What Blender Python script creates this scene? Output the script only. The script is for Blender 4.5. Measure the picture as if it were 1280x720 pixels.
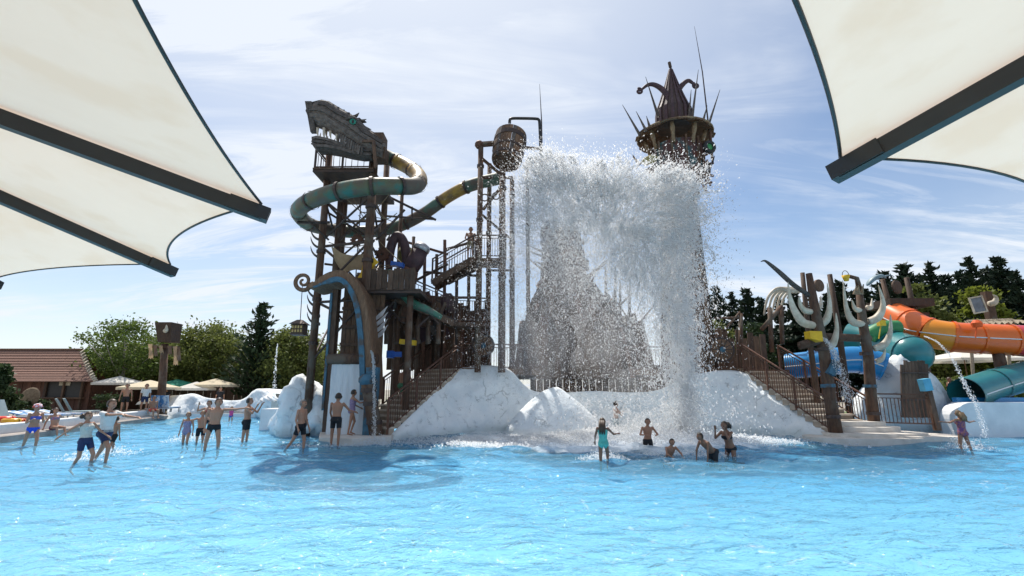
import bpy, bmesh, math, random
import numpy as np
from mathutils import Vector, Matrix, noise
for _o in list(bpy.data.objects): bpy.data.objects.remove(_o)
S = bpy.context.scene
COL = S.collection
rad = math.radians
# ------------------------------------------------------------------ camera
FPX, CAMH = 604.0, 2.07
PITCH = math.atan(127/604)
cam = bpy.data.cameras.new('camera'); co = bpy.data.objects.new('camera', cam); COL.objects.link(co)
cam.sensor_width = 36; cam.lens = FPX/1280*36; cam.clip_end = 3000; cam.clip_start = 0.05
co.location = (0, 0, CAMH); co.rotation_euler = (math.pi/2+PITCH, 0, 0)
S.camera = co
S.render.resolution_x, S.render.resolution_y = 1024, 576
# ------------------------------------------------------------------ light
SUN_EL, SUN_AZ = rad(61), rad(-22)         # azimuth measured from +Y towards +X
W = bpy.data.worlds.new('World'); S.world = W; W.use_nodes = True
nt = W.node_tree; nt.nodes.clear()
def N(t, kind, **kw):
    n = t.nodes.new(kind)
    for k, v in kw.items():
        if hasattr(n, k) and k not in ('inputs',): setattr(n, k, v)
    return n
out = N(nt, 'ShaderNodeOutputWorld'); bg = N(nt, 'ShaderNodeBackground')
bg.inputs['Strength'].default_value = 0.12
sky = N(nt, 'ShaderNodeTexSky'); sky.sky_type = 'NISHITA'; sky.sun_disc = False
sky.sun_elevation = SUN_EL; sky.sun_rotation = SUN_AZ; sky.air_density = 1.0; sky.dust_density = 0.3; sky.ozone_density = 1.2
tc = N(nt, 'ShaderNodeTexCoord'); sep = N(nt, 'ShaderNodeSeparateXYZ')
nt.links.new(tc.outputs['Generated'], sep.inputs[0])
def M2(op, a, b, t=nt):
    n = t.nodes.new('ShaderNodeMath'); n.operation = op
    for i, v in enumerate((a, b)):
        if v is None: continue
        if isinstance(v, (int, float)): n.inputs[i].default_value = v
        else: t.links.new(v, n.inputs[i])
    return n.outputs[0]
zz = M2('ADD', M2('MAXIMUM', sep.outputs[2], 0.0), 0.16)
cx = M2('DIVIDE', sep.outputs[0], zz); cy = M2('DIVIDE', sep.outputs[1], zz)
comb = N(nt, 'ShaderNodeCombineXYZ'); nt.links.new(cx, comb.inputs[0]); nt.links.new(cy, comb.inputs[1])
def cloud(rot, scl, scale, detail, rough, dist, off=(0, 0, 0)):
    mp = N(nt, 'ShaderNodeMapping'); nt.links.new(comb.outputs[0], mp.inputs[0])
    mp.inputs['Rotation'].default_value = (0, 0, rad(rot)); mp.inputs['Scale'].default_value = scl
    mp.inputs['Location'].default_value = off
    n = N(nt, 'ShaderNodeTexNoise'); nt.links.new(mp.outputs[0], n.inputs['Vector'])
    n.inputs['Scale'].default_value = scale; n.inputs['Detail'].default_value = detail
    n.inputs['Roughness'].default_value = rough; n.inputs['Distortion'].default_value = dist
    return n.outputs['Fac']
def ramp(t, fac, stops):
    r = t.nodes.new('ShaderNodeValToRGB'); t.links.new(fac, r.inputs[0])
    el = r.color_ramp.elements
    while len(el) < len(stops): el.new(0.5)
    for e, (p, c) in zip(el, stops):
        e.position = p; e.color = c if isinstance(c, tuple) else (c, c, c, 1)
    return r.outputs[0]
c1 = ramp(nt, cloud(34, (0.30, 1.5, 1), 2.1, 12, 0.66, 1.4, (3.1, 0.4, 0)), [(0.45, 0.0), (0.64, 1.0)])
c2 = ramp(nt, cloud(-12, (0.6, 0.9, 1), 0.7, 6, 0.6, 0.5, (0.3, 2.2, 0)), [(0.40, 0.0), (0.60, 1.0)])
veil = ramp(nt, cloud(10, (1, 1, 1), 0.3, 2, 0.5, 0.0, (1.3, 0.2, 0)), [(0.35, 0.0), (0.8, 0.18)])
# thin high veil thickens towards the sun and the horizon (air mass)
sd = (math.sin(SUN_AZ)*math.cos(SUN_EL), math.cos(SUN_AZ)*math.cos(SUN_EL), math.sin(SUN_EL))
dt = N(nt, 'ShaderNodeVectorMath', operation='DOT_PRODUCT'); nt.links.new(tc.outputs['Generated'], dt.inputs[0]); dt.inputs[1].default_value = sd
glow = ramp(nt, dt.outputs['Value'], [(0.62, 0.0), (1.0, 0.85)])
hor = ramp(nt, sep.outputs[2], [(0.0, 0.52), (0.30, 0.0)])
m = M2('MULTIPLY', M2('ADD', M2('MULTIPLY', c1, 0.95), 0.12), c2)
m = M2('ADD', M2('ADD', m, veil), M2('ADD', glow, hor))
m = M2('MINIMUM', m, 0.93)
mx = N(nt, 'ShaderNodeMixRGB'); nt.links.new(m, mx.inputs[0]); nt.links.new(sky.outputs[0], mx.inputs[1])
mx.inputs[2].default_value = (6.5, 6.9, 7.5, 1)
nt.links.new(mx.outputs[0], bg.inputs['Color']); nt.links.new(bg.outputs[0], out.inputs[0])
sun = bpy.data.lights.new('sun', 'SUN'); so = bpy.data.objects.new('sun', sun); COL.objects.link(so)
sun.energy = 5.0; sun.angle = rad(0.53); sun.color = (1, 0.95, 0.87)
so.rotation_euler = Vector(sd).to_track_quat('Z', 'Y').to_euler()
S.cycles.volume_bounces = 8; S.cycles.max_bounces = 14; S.cycles.diffuse_bounces = 8; S.cycles.transmission_bounces = 10; S.cycles.transparent_max_bounces = 40
S.view_settings.view_transform = 'Standard'; S.view_settings.look = 'None'
S.view_settings.gamma = 1; S.view_settings.exposure = 0.2
try: S.view_settings.use_curve_mapping = False
except Exception: pass

# ------------------------------------------------------------------ helpers
_cp, _sp = math.cos(PITCH), math.sin(PITCH)
def at(px, py, Y):
    a = (px-640)/FPX; b = (360-py)/FPX; t = Y/(_cp-b*_sp)
    return Vector((t*a, Y, CAMH+t*(_sp+b*_cp)))
def gp(px, py, z=0.0):
    a = (px-640)/FPX; b = (360-py)/FPX; t = (z-CAMH)/(_sp+b*_cp)
    return Vector((t*a, t*(_cp-b*_sp), z))
V = Vector
def root_loc(o):
    while o.parent: o = o.parent
    return V(o.location) if 'origin' not in o else V(o['origin'])
def frame_of(d):
    d = V(d).normalized(); up = V((0, 0, 1)) if abs(d.z) < 0.95 else V((0, 1, 0))
    x = up.cross(d).normalized(); y = d.cross(x)
    return x, y, d
class MB:
    def __init__(s): s.v = []; s.f = []
    def add(s, vs, fs):
        o = len(s.v); s.v.extend([tuple(p) for p in vs]); s.f.extend([tuple(i+o for i in q) for q in fs]); return s
    def box(s, c, d, R=None):
        x, y, z = [k/2 for k in d]
        vs = [V((i*x, j*y, k*z)) for k in (-1, 1) for j in (-1, 1) for i in (-1, 1)]
        if R is not None: vs = [R @ p for p in vs]
        return s.add([p+V(c) for p in vs], [(0, 2, 3, 1), (4, 5, 7, 6), (0, 1, 5, 4), (2, 6, 7, 3), (0, 4, 6, 2), (1, 3, 7, 5)])
    def bar(s, p, q, w, h=None, w2=None, h2=None):
        h = w if h is None else h; w2 = w if w2 is None else w2; h2 = h if h2 is None else h2
        p, q = V(p), V(q); x, y, d = frame_of(q-p)
        vs = [p+x*(i*w/2)+y*(j*h/2) for j in (-1, 1) for i in (-1, 1)]+[q+x*(i*w2/2)+y*(j*h2/2) for j in (-1, 1) for i in (-1, 1)]
        return s.add(vs, [(0, 2, 3, 1), (4, 5, 7, 6), (0, 1, 5, 4), (2, 6, 7, 3), (0, 4, 6, 2), (1, 3, 7, 5)])
    def tube(s, pts, r, n=8, cap=True, flat=1.0):
        pts = [V(p) for p in pts]; m = len(pts)
        rr = [r]*m if isinstance(r, (int, float)) else list(r)
        t = [(pts[min(i+1, m-1)]-pts[max(i-1, 0)]).normalized() for i in range(m)]
        x, y, _ = frame_of(t[0]); vs = []
        for i in range(m):
            x = (x-t[i]*x.dot(t[i])).normalized(); y = t[i].cross(x)
            for k in range(n):
                a = 2*math.pi*k/n; vs.append(pts[i]+x*(math.cos(a)*rr[i])+y*(math.sin(a)*rr[i]*flat))
        fs = [(i*n+k, i*n+(k+1) % n, (i+1)*n+(k+1) % n, (i+1)*n+k) for i in range(m-1) for k in range(n)]
        if cap: fs += [tuple(range(n))[::-1], tuple(range((m-1)*n, m*n))]
        return s.add(vs, fs)
    def loft(s, rings, cap=True, closed=True):
        n = len(rings[0]); m = len(rings)
        vs = [p for r in rings for p in r]; kk = n if closed else n-1
        fs = [(i*n+k, i*n+(k+1) % n, (i+1)*n+(k+1) % n, (i+1)*n+k) for i in range(m-1) for k in range(kk)]
        if cap and closed: fs += [tuple(range(n))[::-1], tuple(range((m-1)*n, m*n))]
        return s.add(vs, fs)
    def lathe(s, prof, n=16, c=(0, 0, 0), R=None, cap=True):
        rings = []
        for r, z in prof:
            ring = [V((r*math.cos(2*math.pi*k/n), r*math.sin(2*math.pi*k/n), z)) for k in range(n)]
            if R is not None: ring = [R @ p for p in ring]
            rings.append([p+V(c) for p in ring])
        return s.loft(rings, cap)
    def ball(s, c, r, n=10, R=None):
        r = (r, r, r) if isinstance(r, (int, float)) else r
        m = max(4, n//2); rings = []
        for i in range(m+1):
            th = math.pi*(0.02+0.96*i/m); ring = []
            for k in range(n):
                a = 2*math.pi*k/n
                p = V((r[0]*math.sin(th)*math.cos(a), r[1]*math.sin(th)*math.sin(a), -r[2]*math.cos(th)))
                ring.append((R @ p if R is not None else p)+V(c))
            rings.append(ring)
        return s.loft(rings)
    def slab(s, poly, z0, z1):
        n = len(poly)
        return s.add([(p[0], p[1], z0) for p in poly]+[(p[0], p[1], z1) for p in poly],
                     [tuple(range(n))[::-1], tuple(range(n, 2*n))]+[(i, (i+1) % n, n+(i+1) % n, n+i) for i in range(n)])
    def plate(s, poly, th, nrm):
        n = len(poly); d = V(nrm).normalized()*th/2
        return s.add([V(p)-d for p in poly]+[V(p)+d for p in poly],
                     [tuple(range(n))[::-1], tuple(range(n, 2*n))]+[(i, (i+1) % n, n+(i+1) % n, n+i) for i in range(n)])
    def grid(s, P):
        a, b = len(P), len(P[0])
        return s.add([p for r in P for p in r], [(i*b+j, i*b+j+1, (i+1)*b+j+1, (i+1)*b+j) for i in range(a-1) for j in range(b-1)])
    def mesh(s, name, mat, off=(0, 0, 0), smooth=False, fix=True):
        me = bpy.data.meshes.new(name); off = V(off)
        me.from_pydata([(p[0]-off[0], p[1]-off[1], p[2]-off[2]) for p in s.v], [], s.f)
        if fix:
            bm = bmesh.new(); bm.from_mesh(me); bmesh.ops.recalc_face_normals(bm, faces=bm.faces); bm.to_mesh(me); bm.free()
        if smooth: me.polygons.foreach_set('use_smooth', [True]*len(me.polygons))
        if mat is not None: me.materials.append(mat)
        return me
    def build(s, name, mat, parent=None, smooth=False, kind=None, fix=True, origin=None):
        off = root_loc(parent) if parent is not None else (V(origin) if origin is not None else V((0, 0, 0)))
        o = bpy.data.objects.new(name, s.mesh(name, mat, off, smooth, fix)); COL.objects.link(o)
        if parent is not None: o.parent = parent
        elif origin is not None: o.location = off
        if kind: o['kind'] = kind
        return o
def tag(o, label=None, cat=None, group=None, kind=None):
    if label: o['label'] = label
    if cat: o['category'] = cat
    if group: o['group'] = group
    if kind: o['kind'] = kind
    return o
def thing(name, label, cat, loc=(0, 0, 0), group=None, rz=0):
    o = bpy.data.objects.new(name, None); COL.objects.link(o); o.location = loc; o.rotation_euler = (0, 0, rz)
    o.empty_display_size = 0.2
    return tag(o, label, cat, group)
def solo(mb, name, mat, label, cat, group=None, smooth=False, origin=None, kind=None):
    if origin is None:
        a = np.array(mb.v); origin = (float(a[:, 0].mean()), float(a[:, 1].mean()), float(a[:, 2].min()))
    return tag(mb.build(name, mat, None, smooth, origin=origin), label, cat, group, kind)
def inst(name, me, parent, M):
    o = bpy.data.objects.new(name, me); COL.objects.link(o); o.parent = parent
    o.matrix_local = Matrix.Translation(-root_loc(parent)) @ M
    return o
def align(p, q, w, h=None):
    p, q = V(p), V(q); x, y, d = frame_of(q-p); L = (q-p).length; h = w if h is None else h
    R = Matrix((x*w, y*h, d*L)).transposed().to_4x4()
    return Matrix.Translation((p+q)/2) @ R
_unit = {}
def unit_bar(mat, kind='box'):
    k = (mat.name, kind)
    if k not in _unit:
        b = MB()
        if kind == 'box': b.box((0, 0, 0), (1, 1, 1))
        else: b.tube([(0, 0, -.5), (0, 0, .5)], .5, 8)
        _unit[k] = b.mesh('piece', mat, smooth=False)
    return _unit[k]
def ubar(name, parent, p, q, w, mat, h=None, kind='box'):
    return inst(name, unit_bar(mat, kind), parent, align(p, q, w, h))
def copy_tree(o, parent=None):
    c = o.copy(); COL.objects.link(c)
    if parent is not None: c.parent = parent
    for ch in list(o.children): copy_tree(ch, c)
    return c
def spline(P, n=8):
    P = [V(p) for p in P]; out = []
    for i in range(len(P)-1):
        a, b, c, d = P[max(i-1, 0)], P[i], P[i+1], P[min(i+2, len(P)-1)]
        for k in range(n):
            t = k/n
            out.append(0.5*((2*b)+(c-a)*t+(2*a-5*b+4*c-d)*t*t+(3*b-a-3*c+d)*t**3))
    out.append(P[-1]); return out
def lerp(a, b, t): return a+(b-a)*t
def fbm(p, o=4): return noise.fractal(V(p), 1.0, 2.0, o)

# ------------------------------------------------------------------ materials
def newmat(name):
    m = bpy.data.materials.new(name); m.use_nodes = True; t = m.node_tree
    return m, t, t.nodes['Principled BSDF']
def mat(name, c1, c2=None, scale=3.0, rough=0.7, metal=0.0, bump=0.0, bscale=None, stretch=(1, 1, 1), rnd=0.0, detail=6, lo=0.35, hi=0.68, c3=None, s3=1.0, spec=0.4, trans=None):
    m, t, b = newmat(name)
    c2 = c2 or tuple(k*0.7 for k in c1)
    g = t.nodes.new('ShaderNodeNewGeometry'); mp = t.nodes.new('ShaderNodeMapping'); t.links.new(g.outputs['Position'], mp.inputs[0])
    mp.inputs['Scale'].default_value = stretch
    n = t.nodes.new('ShaderNodeTexNoise'); n.inputs['Scale'].default_value = scale; n.inputs['Detail'].default_value = detail
    n.inputs['Roughness'].default_value = 0.65
    t.links.new(mp.outputs[0], n.inputs['Vector'])
    col = ramp(t, n.outputs['Fac'], [(lo, (*c1, 1)), (hi, (*c2, 1))])
    if c3:
        n3 = t.nodes.new('ShaderNodeTexNoise'); n3.inputs['Scale'].default_value = s3; n3.inputs['Detail'].default_value = 5
        t.links.new(g.outputs['Position'], n3.inputs['Vector'])
        f = ramp(t, n3.outputs['Fac'], [(0.5, 0.0), (0.62, 1.0)])
        x = t.nodes.new('ShaderNodeMixRGB'); t.links.new(f, x.inputs[0]); t.links.new(col, x.inputs[1]); x.inputs[2].default_value = (*c3, 1); col = x.outputs[0]
    if rnd:
        oi = t.nodes.new('ShaderNodeObjectInfo'); h = t.nodes.new('ShaderNodeHueSaturation')
        v = M2('ADD', M2('MULTIPLY', oi.outputs['Random'], 2*rnd, t), 1-rnd, t)
        t.links.new(v, h.inputs['Value']); t.links.new(col, h.inputs['Color']); col = h.outputs[0]
    t.links.new(col, b.inputs['Base Color'])
    b.inputs['Roughness'].default_value = rough; b.inputs['Metallic'].default_value = metal
    b.inputs['Specular IOR Level'].default_value = spec
    if bump:
        n2 = t.nodes.new('ShaderNodeTexNoise'); n2.inputs['Scale'].default_value = bscale or scale*3; n2.inputs['Detail'].default_value = 5
        t.links.new(mp.outputs[0], n2.inputs['Vector'])
        bp = t.nodes.new('ShaderNodeBump'); bp.inputs['Strength'].default_value = 1; bp.inputs['Distance'].default_value = bump
        t.links.new(n2.outputs['Fac'], bp.inputs['Height']); t.links.new(bp.outputs[0], b.inputs['Normal'])
    if trans:
        tr = t.nodes.new('ShaderNodeBsdfTranslucent'); t.links.new(col, tr.inputs[0])
        ms = t.nodes.new('ShaderNodeMixShader'); ms.inputs[0].default_value = trans
        t.links.new(b.outputs[0], ms.inputs[1]); t.links.new(tr.outputs[0], ms.inputs[2])
        t.links.new(ms.outputs[0], t.nodes['Material Output'].inputs[0])
    return m
M = {}
M['wood'] = mat('weathered_dark_wood', (.125, .074, .048), (.058, .036, .026), 4, .8, bump=.01, stretch=(3, 3, .6), rnd=.35)
M['wood_brown'] = mat('brown_wood', (.19, .11, .065), (.09, .05, .03), 4, .75, bump=.01, stretch=(3, 3, .6), rnd=.3)
M['wood_grey'] = mat('grey_driftwood', (.15, .125, .112), (.055, .046, .043), 5, .85, bump=.015, stretch=(1, 1, 1), rnd=.3)
M['log'] = mat('log_bark', (.135, .074, .045), (.058, .033, .024), 5, .85, bump=.02, stretch=(2, 2, .5), rnd=.15, c3=(.13, .10, .075), s3=1.3)
M['rust'] = mat('rusty_steel', (.17, .085, .055), (.09, .045, .032), 6, .65, .3, bump=.004, rnd=.15)
M['steel'] = mat('dark_steel', (.055, .042, .04), (.10, .065, .05), 5, .55, .4, bump=.004)
M['black'] = mat('black_metal', (.022, .021, .022), (.03, .028, .028), 5, .45, .0)
M['rope'] = mat('rope', (.30, .22, .14), (.16, .11, .07), 9, .9, bump=.01)
M['bone'] = mat('ivory_tusk', (.62, .55, .44), (.40, .33, .24), 3, .5, bump=.006, rnd=.12)
M['concrete'] = mat('pale_concrete', (.66, .61, .55), (.52, .47, .41), 2.5, .8, bump=.008)
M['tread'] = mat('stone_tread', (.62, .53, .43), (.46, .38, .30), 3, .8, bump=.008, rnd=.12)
M['riser'] = mat('stone_riser_shaded', (.40, .32, .25), (.30, .24, .185), 3, .85, bump=.008)  # same stone darkened: shade on risers under lit treads put into colour
M['kerb'] = mat('poolside_kerb', (.36, .32, .29), (.24, .21, .19), 2, .8, bump=.006)
M['white_wall'] = mat('white_render', (.74, .74, .74), (.60, .61, .62), 1.2, .75, bump=.006)
M['yellow'] = mat('yellow_plastic', (.75, .47, .02), (.62, .36, .02), 4, .4)
M['blue'] = mat('blue_plastic', (.03, .13, .5), (.02, .09, .36), 4, .4)
M['cyanblue'] = mat('light_blue_paint', (.055, .15, .22), (.03, .09, .14), 4, .55, c3=(.07, .06, .055), s3=3)
M['green_eye'] = mat('green_eye', (.03, .26, .19), (.02, .18, .13), 12, .3)
M['silver'] = mat('silver_paint', (.5, .5, .52), (.3, .28, .28), 5, .4, .6)
M['purple'] = mat('purple_paint', (.085, .045, .05), (.045, .025, .03), 4, .6, bump=.006)
M['fabric'] = mat('cream_fabric', (.75, .635, .54), (.715, .60, .505), .8, .9, spec=.1, trans=.38, c3=(.70, .57, .46), s3=1.7)
M['cloth'] = mat('tan_cloth', (.55, .40, .25), (.38, .26, .16), 2, .9, trans=.35)
M['tubegreen'] = mat('mottled_slide', (.10, .075, .055), (.10, .12, .06), 1.8, .5, c3=(.035, .13, .105), s3=1.5, bump=.01)
M['tubegold'] = mat('golden_slide', (.28, .17, .05), (.12, .075, .04), 2.2, .45, bump=.01, c3=(.36, .22, .04), s3=1.2)
M['tubebrown'] = mat('brown_slide', (.12, .085, .06), (.075, .07, .055), 1.5, .6, c3=(.08, .14, .10), s3=.9, bump=.01)
M['teal'] = mat('teal_slide', (.02, .19, .20), (.015, .15, .165), 1, .28, spec=.6)
M['slideblue'] = mat('blue_slide', (.02, .25, .55), (.015, .17, .42), 1, .25, spec=.6)
M['orange'] = mat('orange_slide', (.78, .145, .012), (.68, .115, .01), 1, .3, spec=.6)
M['amber'] = mat('amber_slide', (.78, .27, .015), (.70, .22, .012), 1, .3, spec=.6)
M['red'] = mat('red_slide', (.60, .06, .06), (.50, .045, .05), 1, .3, spec=.6)
M['grey_slide'] = mat('grey_slide', (.45, .47, .49), (.36, .38, .4), 1, .35)
M['green'] = mat('green_paint', (.05, .25, .08), (.03, .16, .06), 2, .45)
def rockmat():
    m, t, b = newmat('white_rock')
    g = t.nodes.new('ShaderNodeNewGeometry')
    n = t.nodes.new('ShaderNodeTexNoise'); n.inputs['Scale'].default_value = 1.3; n.inputs['Detail'].default_value = 8; n.inputs['Roughness'].default_value = .6
    t.links.new(g.outputs['Position'], n.inputs['Vector'])
    col = ramp(t, n.outputs['Fac'], [(.30, (.66, .71, .74, 1)), (.62, (.80, .82, .82, 1))])
    def cracks(scale, w, lo):
        v = t.nodes.new('ShaderNodeTexVoronoi'); v.feature = 'DISTANCE_TO_EDGE'; v.inputs['Scale'].default_value = scale
        nn = t.nodes.new('ShaderNodeTexNoise'); nn.inputs['Scale'].default_value = scale*2.2; nn.inputs['Detail'].default_value = 5
        t.links.new(g.outputs['Position'], nn.inputs['Vector'])
        mx = t.nodes.new('ShaderNodeMixRGB'); mx.blend_type = 'ADD'; mx.inputs[0].default_value = .55
        t.links.new(g.outputs['Position'], mx.inputs[1]); t.links.new(nn.outputs['Color'], mx.inputs[2]); t.links.new(mx.outputs[0], v.inputs['Vector'])
        c = ramp(t, v.outputs['Distance'], [(0.0, 1.0), (w, 0.0)])
        n5 = t.nodes.new('ShaderNodeTexNoise'); n5.inputs['Scale'].default_value = scale*.9; n5.inputs['Detail'].default_value = 3
        t.links.new(g.outputs['Position'], n5.inputs['Vector'])
        return M2('MULTIPLY', c, ramp(t, n5.outputs['Fac'], [(lo, 0.0), (lo+.12, 1.0)]), t)
    cr = M2('MAXIMUM', M2('MULTIPLY', cracks(.9, .035, .52), .55, t), M2('MULTIPLY', cracks(2.3, .045, .54), .7, t), t)
    x = t.nodes.new('ShaderNodeMixRGB'); t.links.new(M2('MULTIPLY', cr, .85, t), x.inputs[0]); t.links.new(col, x.inputs[1]); x.inputs[2].default_value = (.10, .105, .105, 1)
    sz = t.nodes.new('ShaderNodeSeparateXYZ'); t.links.new(g.outputs['Position'], sz.inputs[0])
    wl = ramp(t, M2('SUBTRACT', M2('MULTIPLY', n.outputs['Fac'], .9, t), sz.outputs[2], t), [(.0, 0.0), (.35, .6)])      # algae and lime at the waterline
    y = t.nodes.new('ShaderNodeMixRGB'); t.links.new(wl, y.inputs[0]); t.links.new(x.outputs[0], y.inputs[1]); y.inputs[2].default_value = (.38, .44, .43, 1)
    t.links.new(y.outputs[0], b.inputs['Base Color']); b.inputs['Roughness'].default_value = .8
    n2 = t.nodes.new('ShaderNodeTexNoise'); n2.inputs['Scale'].default_value = 4; n2.inputs['Detail'].default_value = 7; t.links.new(g.outputs['Position'], n2.inputs['Vector'])
    bp = t.nodes.new('ShaderNodeBump'); bp.inputs['Distance'].default_value = .05; bp.inputs['Strength'].default_value = .8
    t.links.new(M2('SUBTRACT', n2.outputs['Fac'], M2('MULTIPLY', cr, .6, t), t), bp.inputs['Height']); t.links.new(bp.outputs[0], b.inputs['Normal'])
    return m
M['rock'] = rockmat()
# ------------------------------------------------------------------ ground, pool, water
rng = random.Random(7); nrng = np.random.default_rng(11)
POOL = [(-16, -8), (34, -8), (40, 8), (41, 22), (30, 23.6), (21, 24.2), (17, 27), (16, 31), (4, 35), (-10, 37.2), (-16, 38.2), (-25.6, 37.4), (-23.0, 27), (-21.3, 20.2), (-18.3, 8)]
PC = V((4, 14, 0))
def pool_dense():
    out = []
    for i in range(len(POOL)):
        a, b = V((*POOL[i], 0)), V((*POOL[(i+1) % len(POOL)], 0))
        for k in range(4): out.append(lerp(a, b, k/4))
    return out
PD = pool_dense()
g = MB(); n = len(PD)
rings = [[(p.x, p.y, .30) for p in PD]]
for f in (3, 12, 60, 1500):
    r = []
    for p in PD:
        d = (p-PC).normalized(); q = p+d*f; r.append((q.x, q.y, .30))
    rings.append(r)
g.loft([[V(p) for p in r] for r in rings], cap=False)
M['ground'] = mat('paved_ground', (.34, .30, .26), (.22, .20, .17), 1.2, .9, bump=.01, c3=(.10, .14, .05), s3=.12)
gr = g.build('ground', M['ground']); tag(gr, kind='structure')
g = MB(); g.loft([[V((p.x, p.y, .30)) for p in PD], [V((p.x, p.y, -.45)) for p in PD]], cap=False)
tag(g.build('pool_side', M['white_wall']), kind='structure')
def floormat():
    m = mat('pool_floor_paint_depth_tint', (.12, .43, .65), (.085, .36, .60), .35, .6, lo=.3, hi=.7); t = m.node_tree; b = t.nodes['Principled BSDF']
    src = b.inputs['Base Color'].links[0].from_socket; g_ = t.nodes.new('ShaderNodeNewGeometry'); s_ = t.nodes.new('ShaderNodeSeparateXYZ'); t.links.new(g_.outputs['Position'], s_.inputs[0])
    f = ramp(t, M2('MULTIPLY', s_.outputs[1], 1/24, t), [(.18, 1.0), (.58, 0.0)])      # paler near end: light through shallower water, put into the floor colour
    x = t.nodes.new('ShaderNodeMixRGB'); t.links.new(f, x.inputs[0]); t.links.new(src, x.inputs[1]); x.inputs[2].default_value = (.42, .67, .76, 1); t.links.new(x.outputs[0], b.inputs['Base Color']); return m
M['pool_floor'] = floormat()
g = MB()
P = []
for j in range(40):
    y = -8+j*1.2; P.append([(x, y, -.40+.09*max(0, (8-y)/16)) for x in np.linspace(-28, 44, 40)])
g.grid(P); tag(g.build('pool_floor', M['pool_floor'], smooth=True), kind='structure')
# water surface: real waves on a fine sheet, ripples as fine relief
def watermat():
    m, t, b = newmat('pool_water'); t.nodes.remove(b)
    geo = t.nodes.new('ShaderNodeNewGeometry')
    mp = t.nodes.new('ShaderNodeMapping'); mp.inputs['Scale'].default_value = (1, 1.5, 1); mp.inputs['Rotation'].default_value = (0, 0, rad(-14)); t.links.new(geo.outputs['Position'], mp.inputs[0])
    n1 = t.nodes.new('ShaderNodeTexNoise'); n1.inputs['Scale'].default_value = 3.2; n1.inputs['Detail'].default_value = 3; n1.inputs['Distortion'].default_value = .6; t.links.new(mp.outputs[0], n1.inputs['Vector'])
    n2 = t.nodes.new('ShaderNodeTexNoise'); n2.inputs['Scale'].default_value = 11; n2.inputs['Detail'].default_value = 2; n2.inputs['Distortion'].default_value = .8; t.links.new(mp.outputs[0], n2.inputs['Vector'])
    h = M2('ADD', M2('MULTIPLY', n1.outputs['Fac'], .11, t), M2('MULTIPLY', n2.outputs['Fac'], .024, t), t)
    bp = t.nodes.new('ShaderNodeBump'); bp.inputs['Distance'].default_value = 1.0; bp.inputs['Strength'].default_value = 1.0; t.links.new(h, bp.inputs['Height'])
    tr = t.nodes.new('ShaderNodeBsdfTransparent'); tr.inputs[0].default_value = (.84, .96, .985, 1)
    gl = t.nodes.new('ShaderNodeBsdfGlossy'); gl.inputs['Roughness'].default_value = .06; t.links.new(bp.outputs[0], gl.inputs['Normal'])
    fr = t.nodes.new('ShaderNodeFresnel'); fr.inputs['IOR'].default_value = 1.33; t.links.new(bp.outputs[0], fr.inputs['Normal'])
    ms = t.nodes.new('ShaderNodeMixShader'); t.links.new(fr.outputs[0], ms.inputs[0]); t.links.new(tr.outputs[0], ms.inputs[1]); t.links.new(gl.outputs[0], ms.inputs[2])
    # suspended air bubbles make the water a little milky; thick foam where the splash lands
    df = t.nodes.new('ShaderNodeBsdfDiffuse'); df.inputs[0].default_value = (.20, .52, .73, 1)
    m1 = t.nodes.new('ShaderNodeMixShader'); m1.inputs[0].default_value = .22
    t.links.new(ms.outputs[0], m1.inputs[1]); t.links.new(df.outputs[0], m1.inputs[2])
    fo = t.nodes.new('ShaderNodeBsdfDiffuse'); fo.inputs[0].default_value = (.88, .91, .92, 1)
    dist = t.nodes.new('ShaderNodeVectorMath'); dist.operation = 'DISTANCE'
    mp2 = t.nodes.new('ShaderNodeMapping'); mp2.inputs['Scale'].default_value = (.62, 1, 0); t.links.new(geo.outputs['Position'], mp2.inputs[0])
    t.links.new(mp2.outputs[0], dist.inputs[0]); dist.inputs[1].default_value = (4.0*.62, 20.9, 0)
    n3 = t.nodes.new('ShaderNodeTexNoise'); n3.inputs['Scale'].default_value = 1.1; n3.inputs['Detail'].default_value = 9; n3.inputs['Roughness'].default_value = .72; t.links.new(geo.outputs['Position'], n3.inputs['Vector'])
    q = M2('SUBTRACT', M2('MULTIPLY', n3.outputs['Fac'], 5.0, t), dist.outputs['Value'], t)
    fm = ramp(t, M2('ADD', M2('MULTIPLY', q, .22, t), .62, t), [(.22, 0.0), (.62, .95)])
    n4 = t.nodes.new('ShaderNodeTexNoise'); n4.inputs['Scale'].default_value = 2.6; n4.inputs['Detail'].default_value = 8; n4.inputs['Roughness'].default_value = .75; t.links.new(mp.outputs[0], n4.inputs['Vector'])
    n5 = t.nodes.new('ShaderNodeTexNoise'); n5.inputs['Scale'].default_value = .25; n5.inputs['Detail'].default_value = 2; t.links.new(mp.outputs[0], n5.inputs['Vector'])
    wc = M2('MULTIPLY', ramp(t, n4.outputs['Fac'], [(.58, 0.0), (.74, .8)]), ramp(t, n5.outputs['Fac'], [(.45, 0.0), (.65, 1.0)]), t)
    m2 = t.nodes.new('ShaderNodeMixShader'); t.links.new(M2('MAXIMUM', fm, wc, t), m2.inputs[0]); t.links.new(m1.outputs[0], m2.inputs[1]); t.links.new(fo.outputs[0], m2.inputs[2])
    t.links.new(m2.outputs[0], t.nodes['Material Output'].inputs[0])
    return m
M['water'] = watermat()
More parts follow.
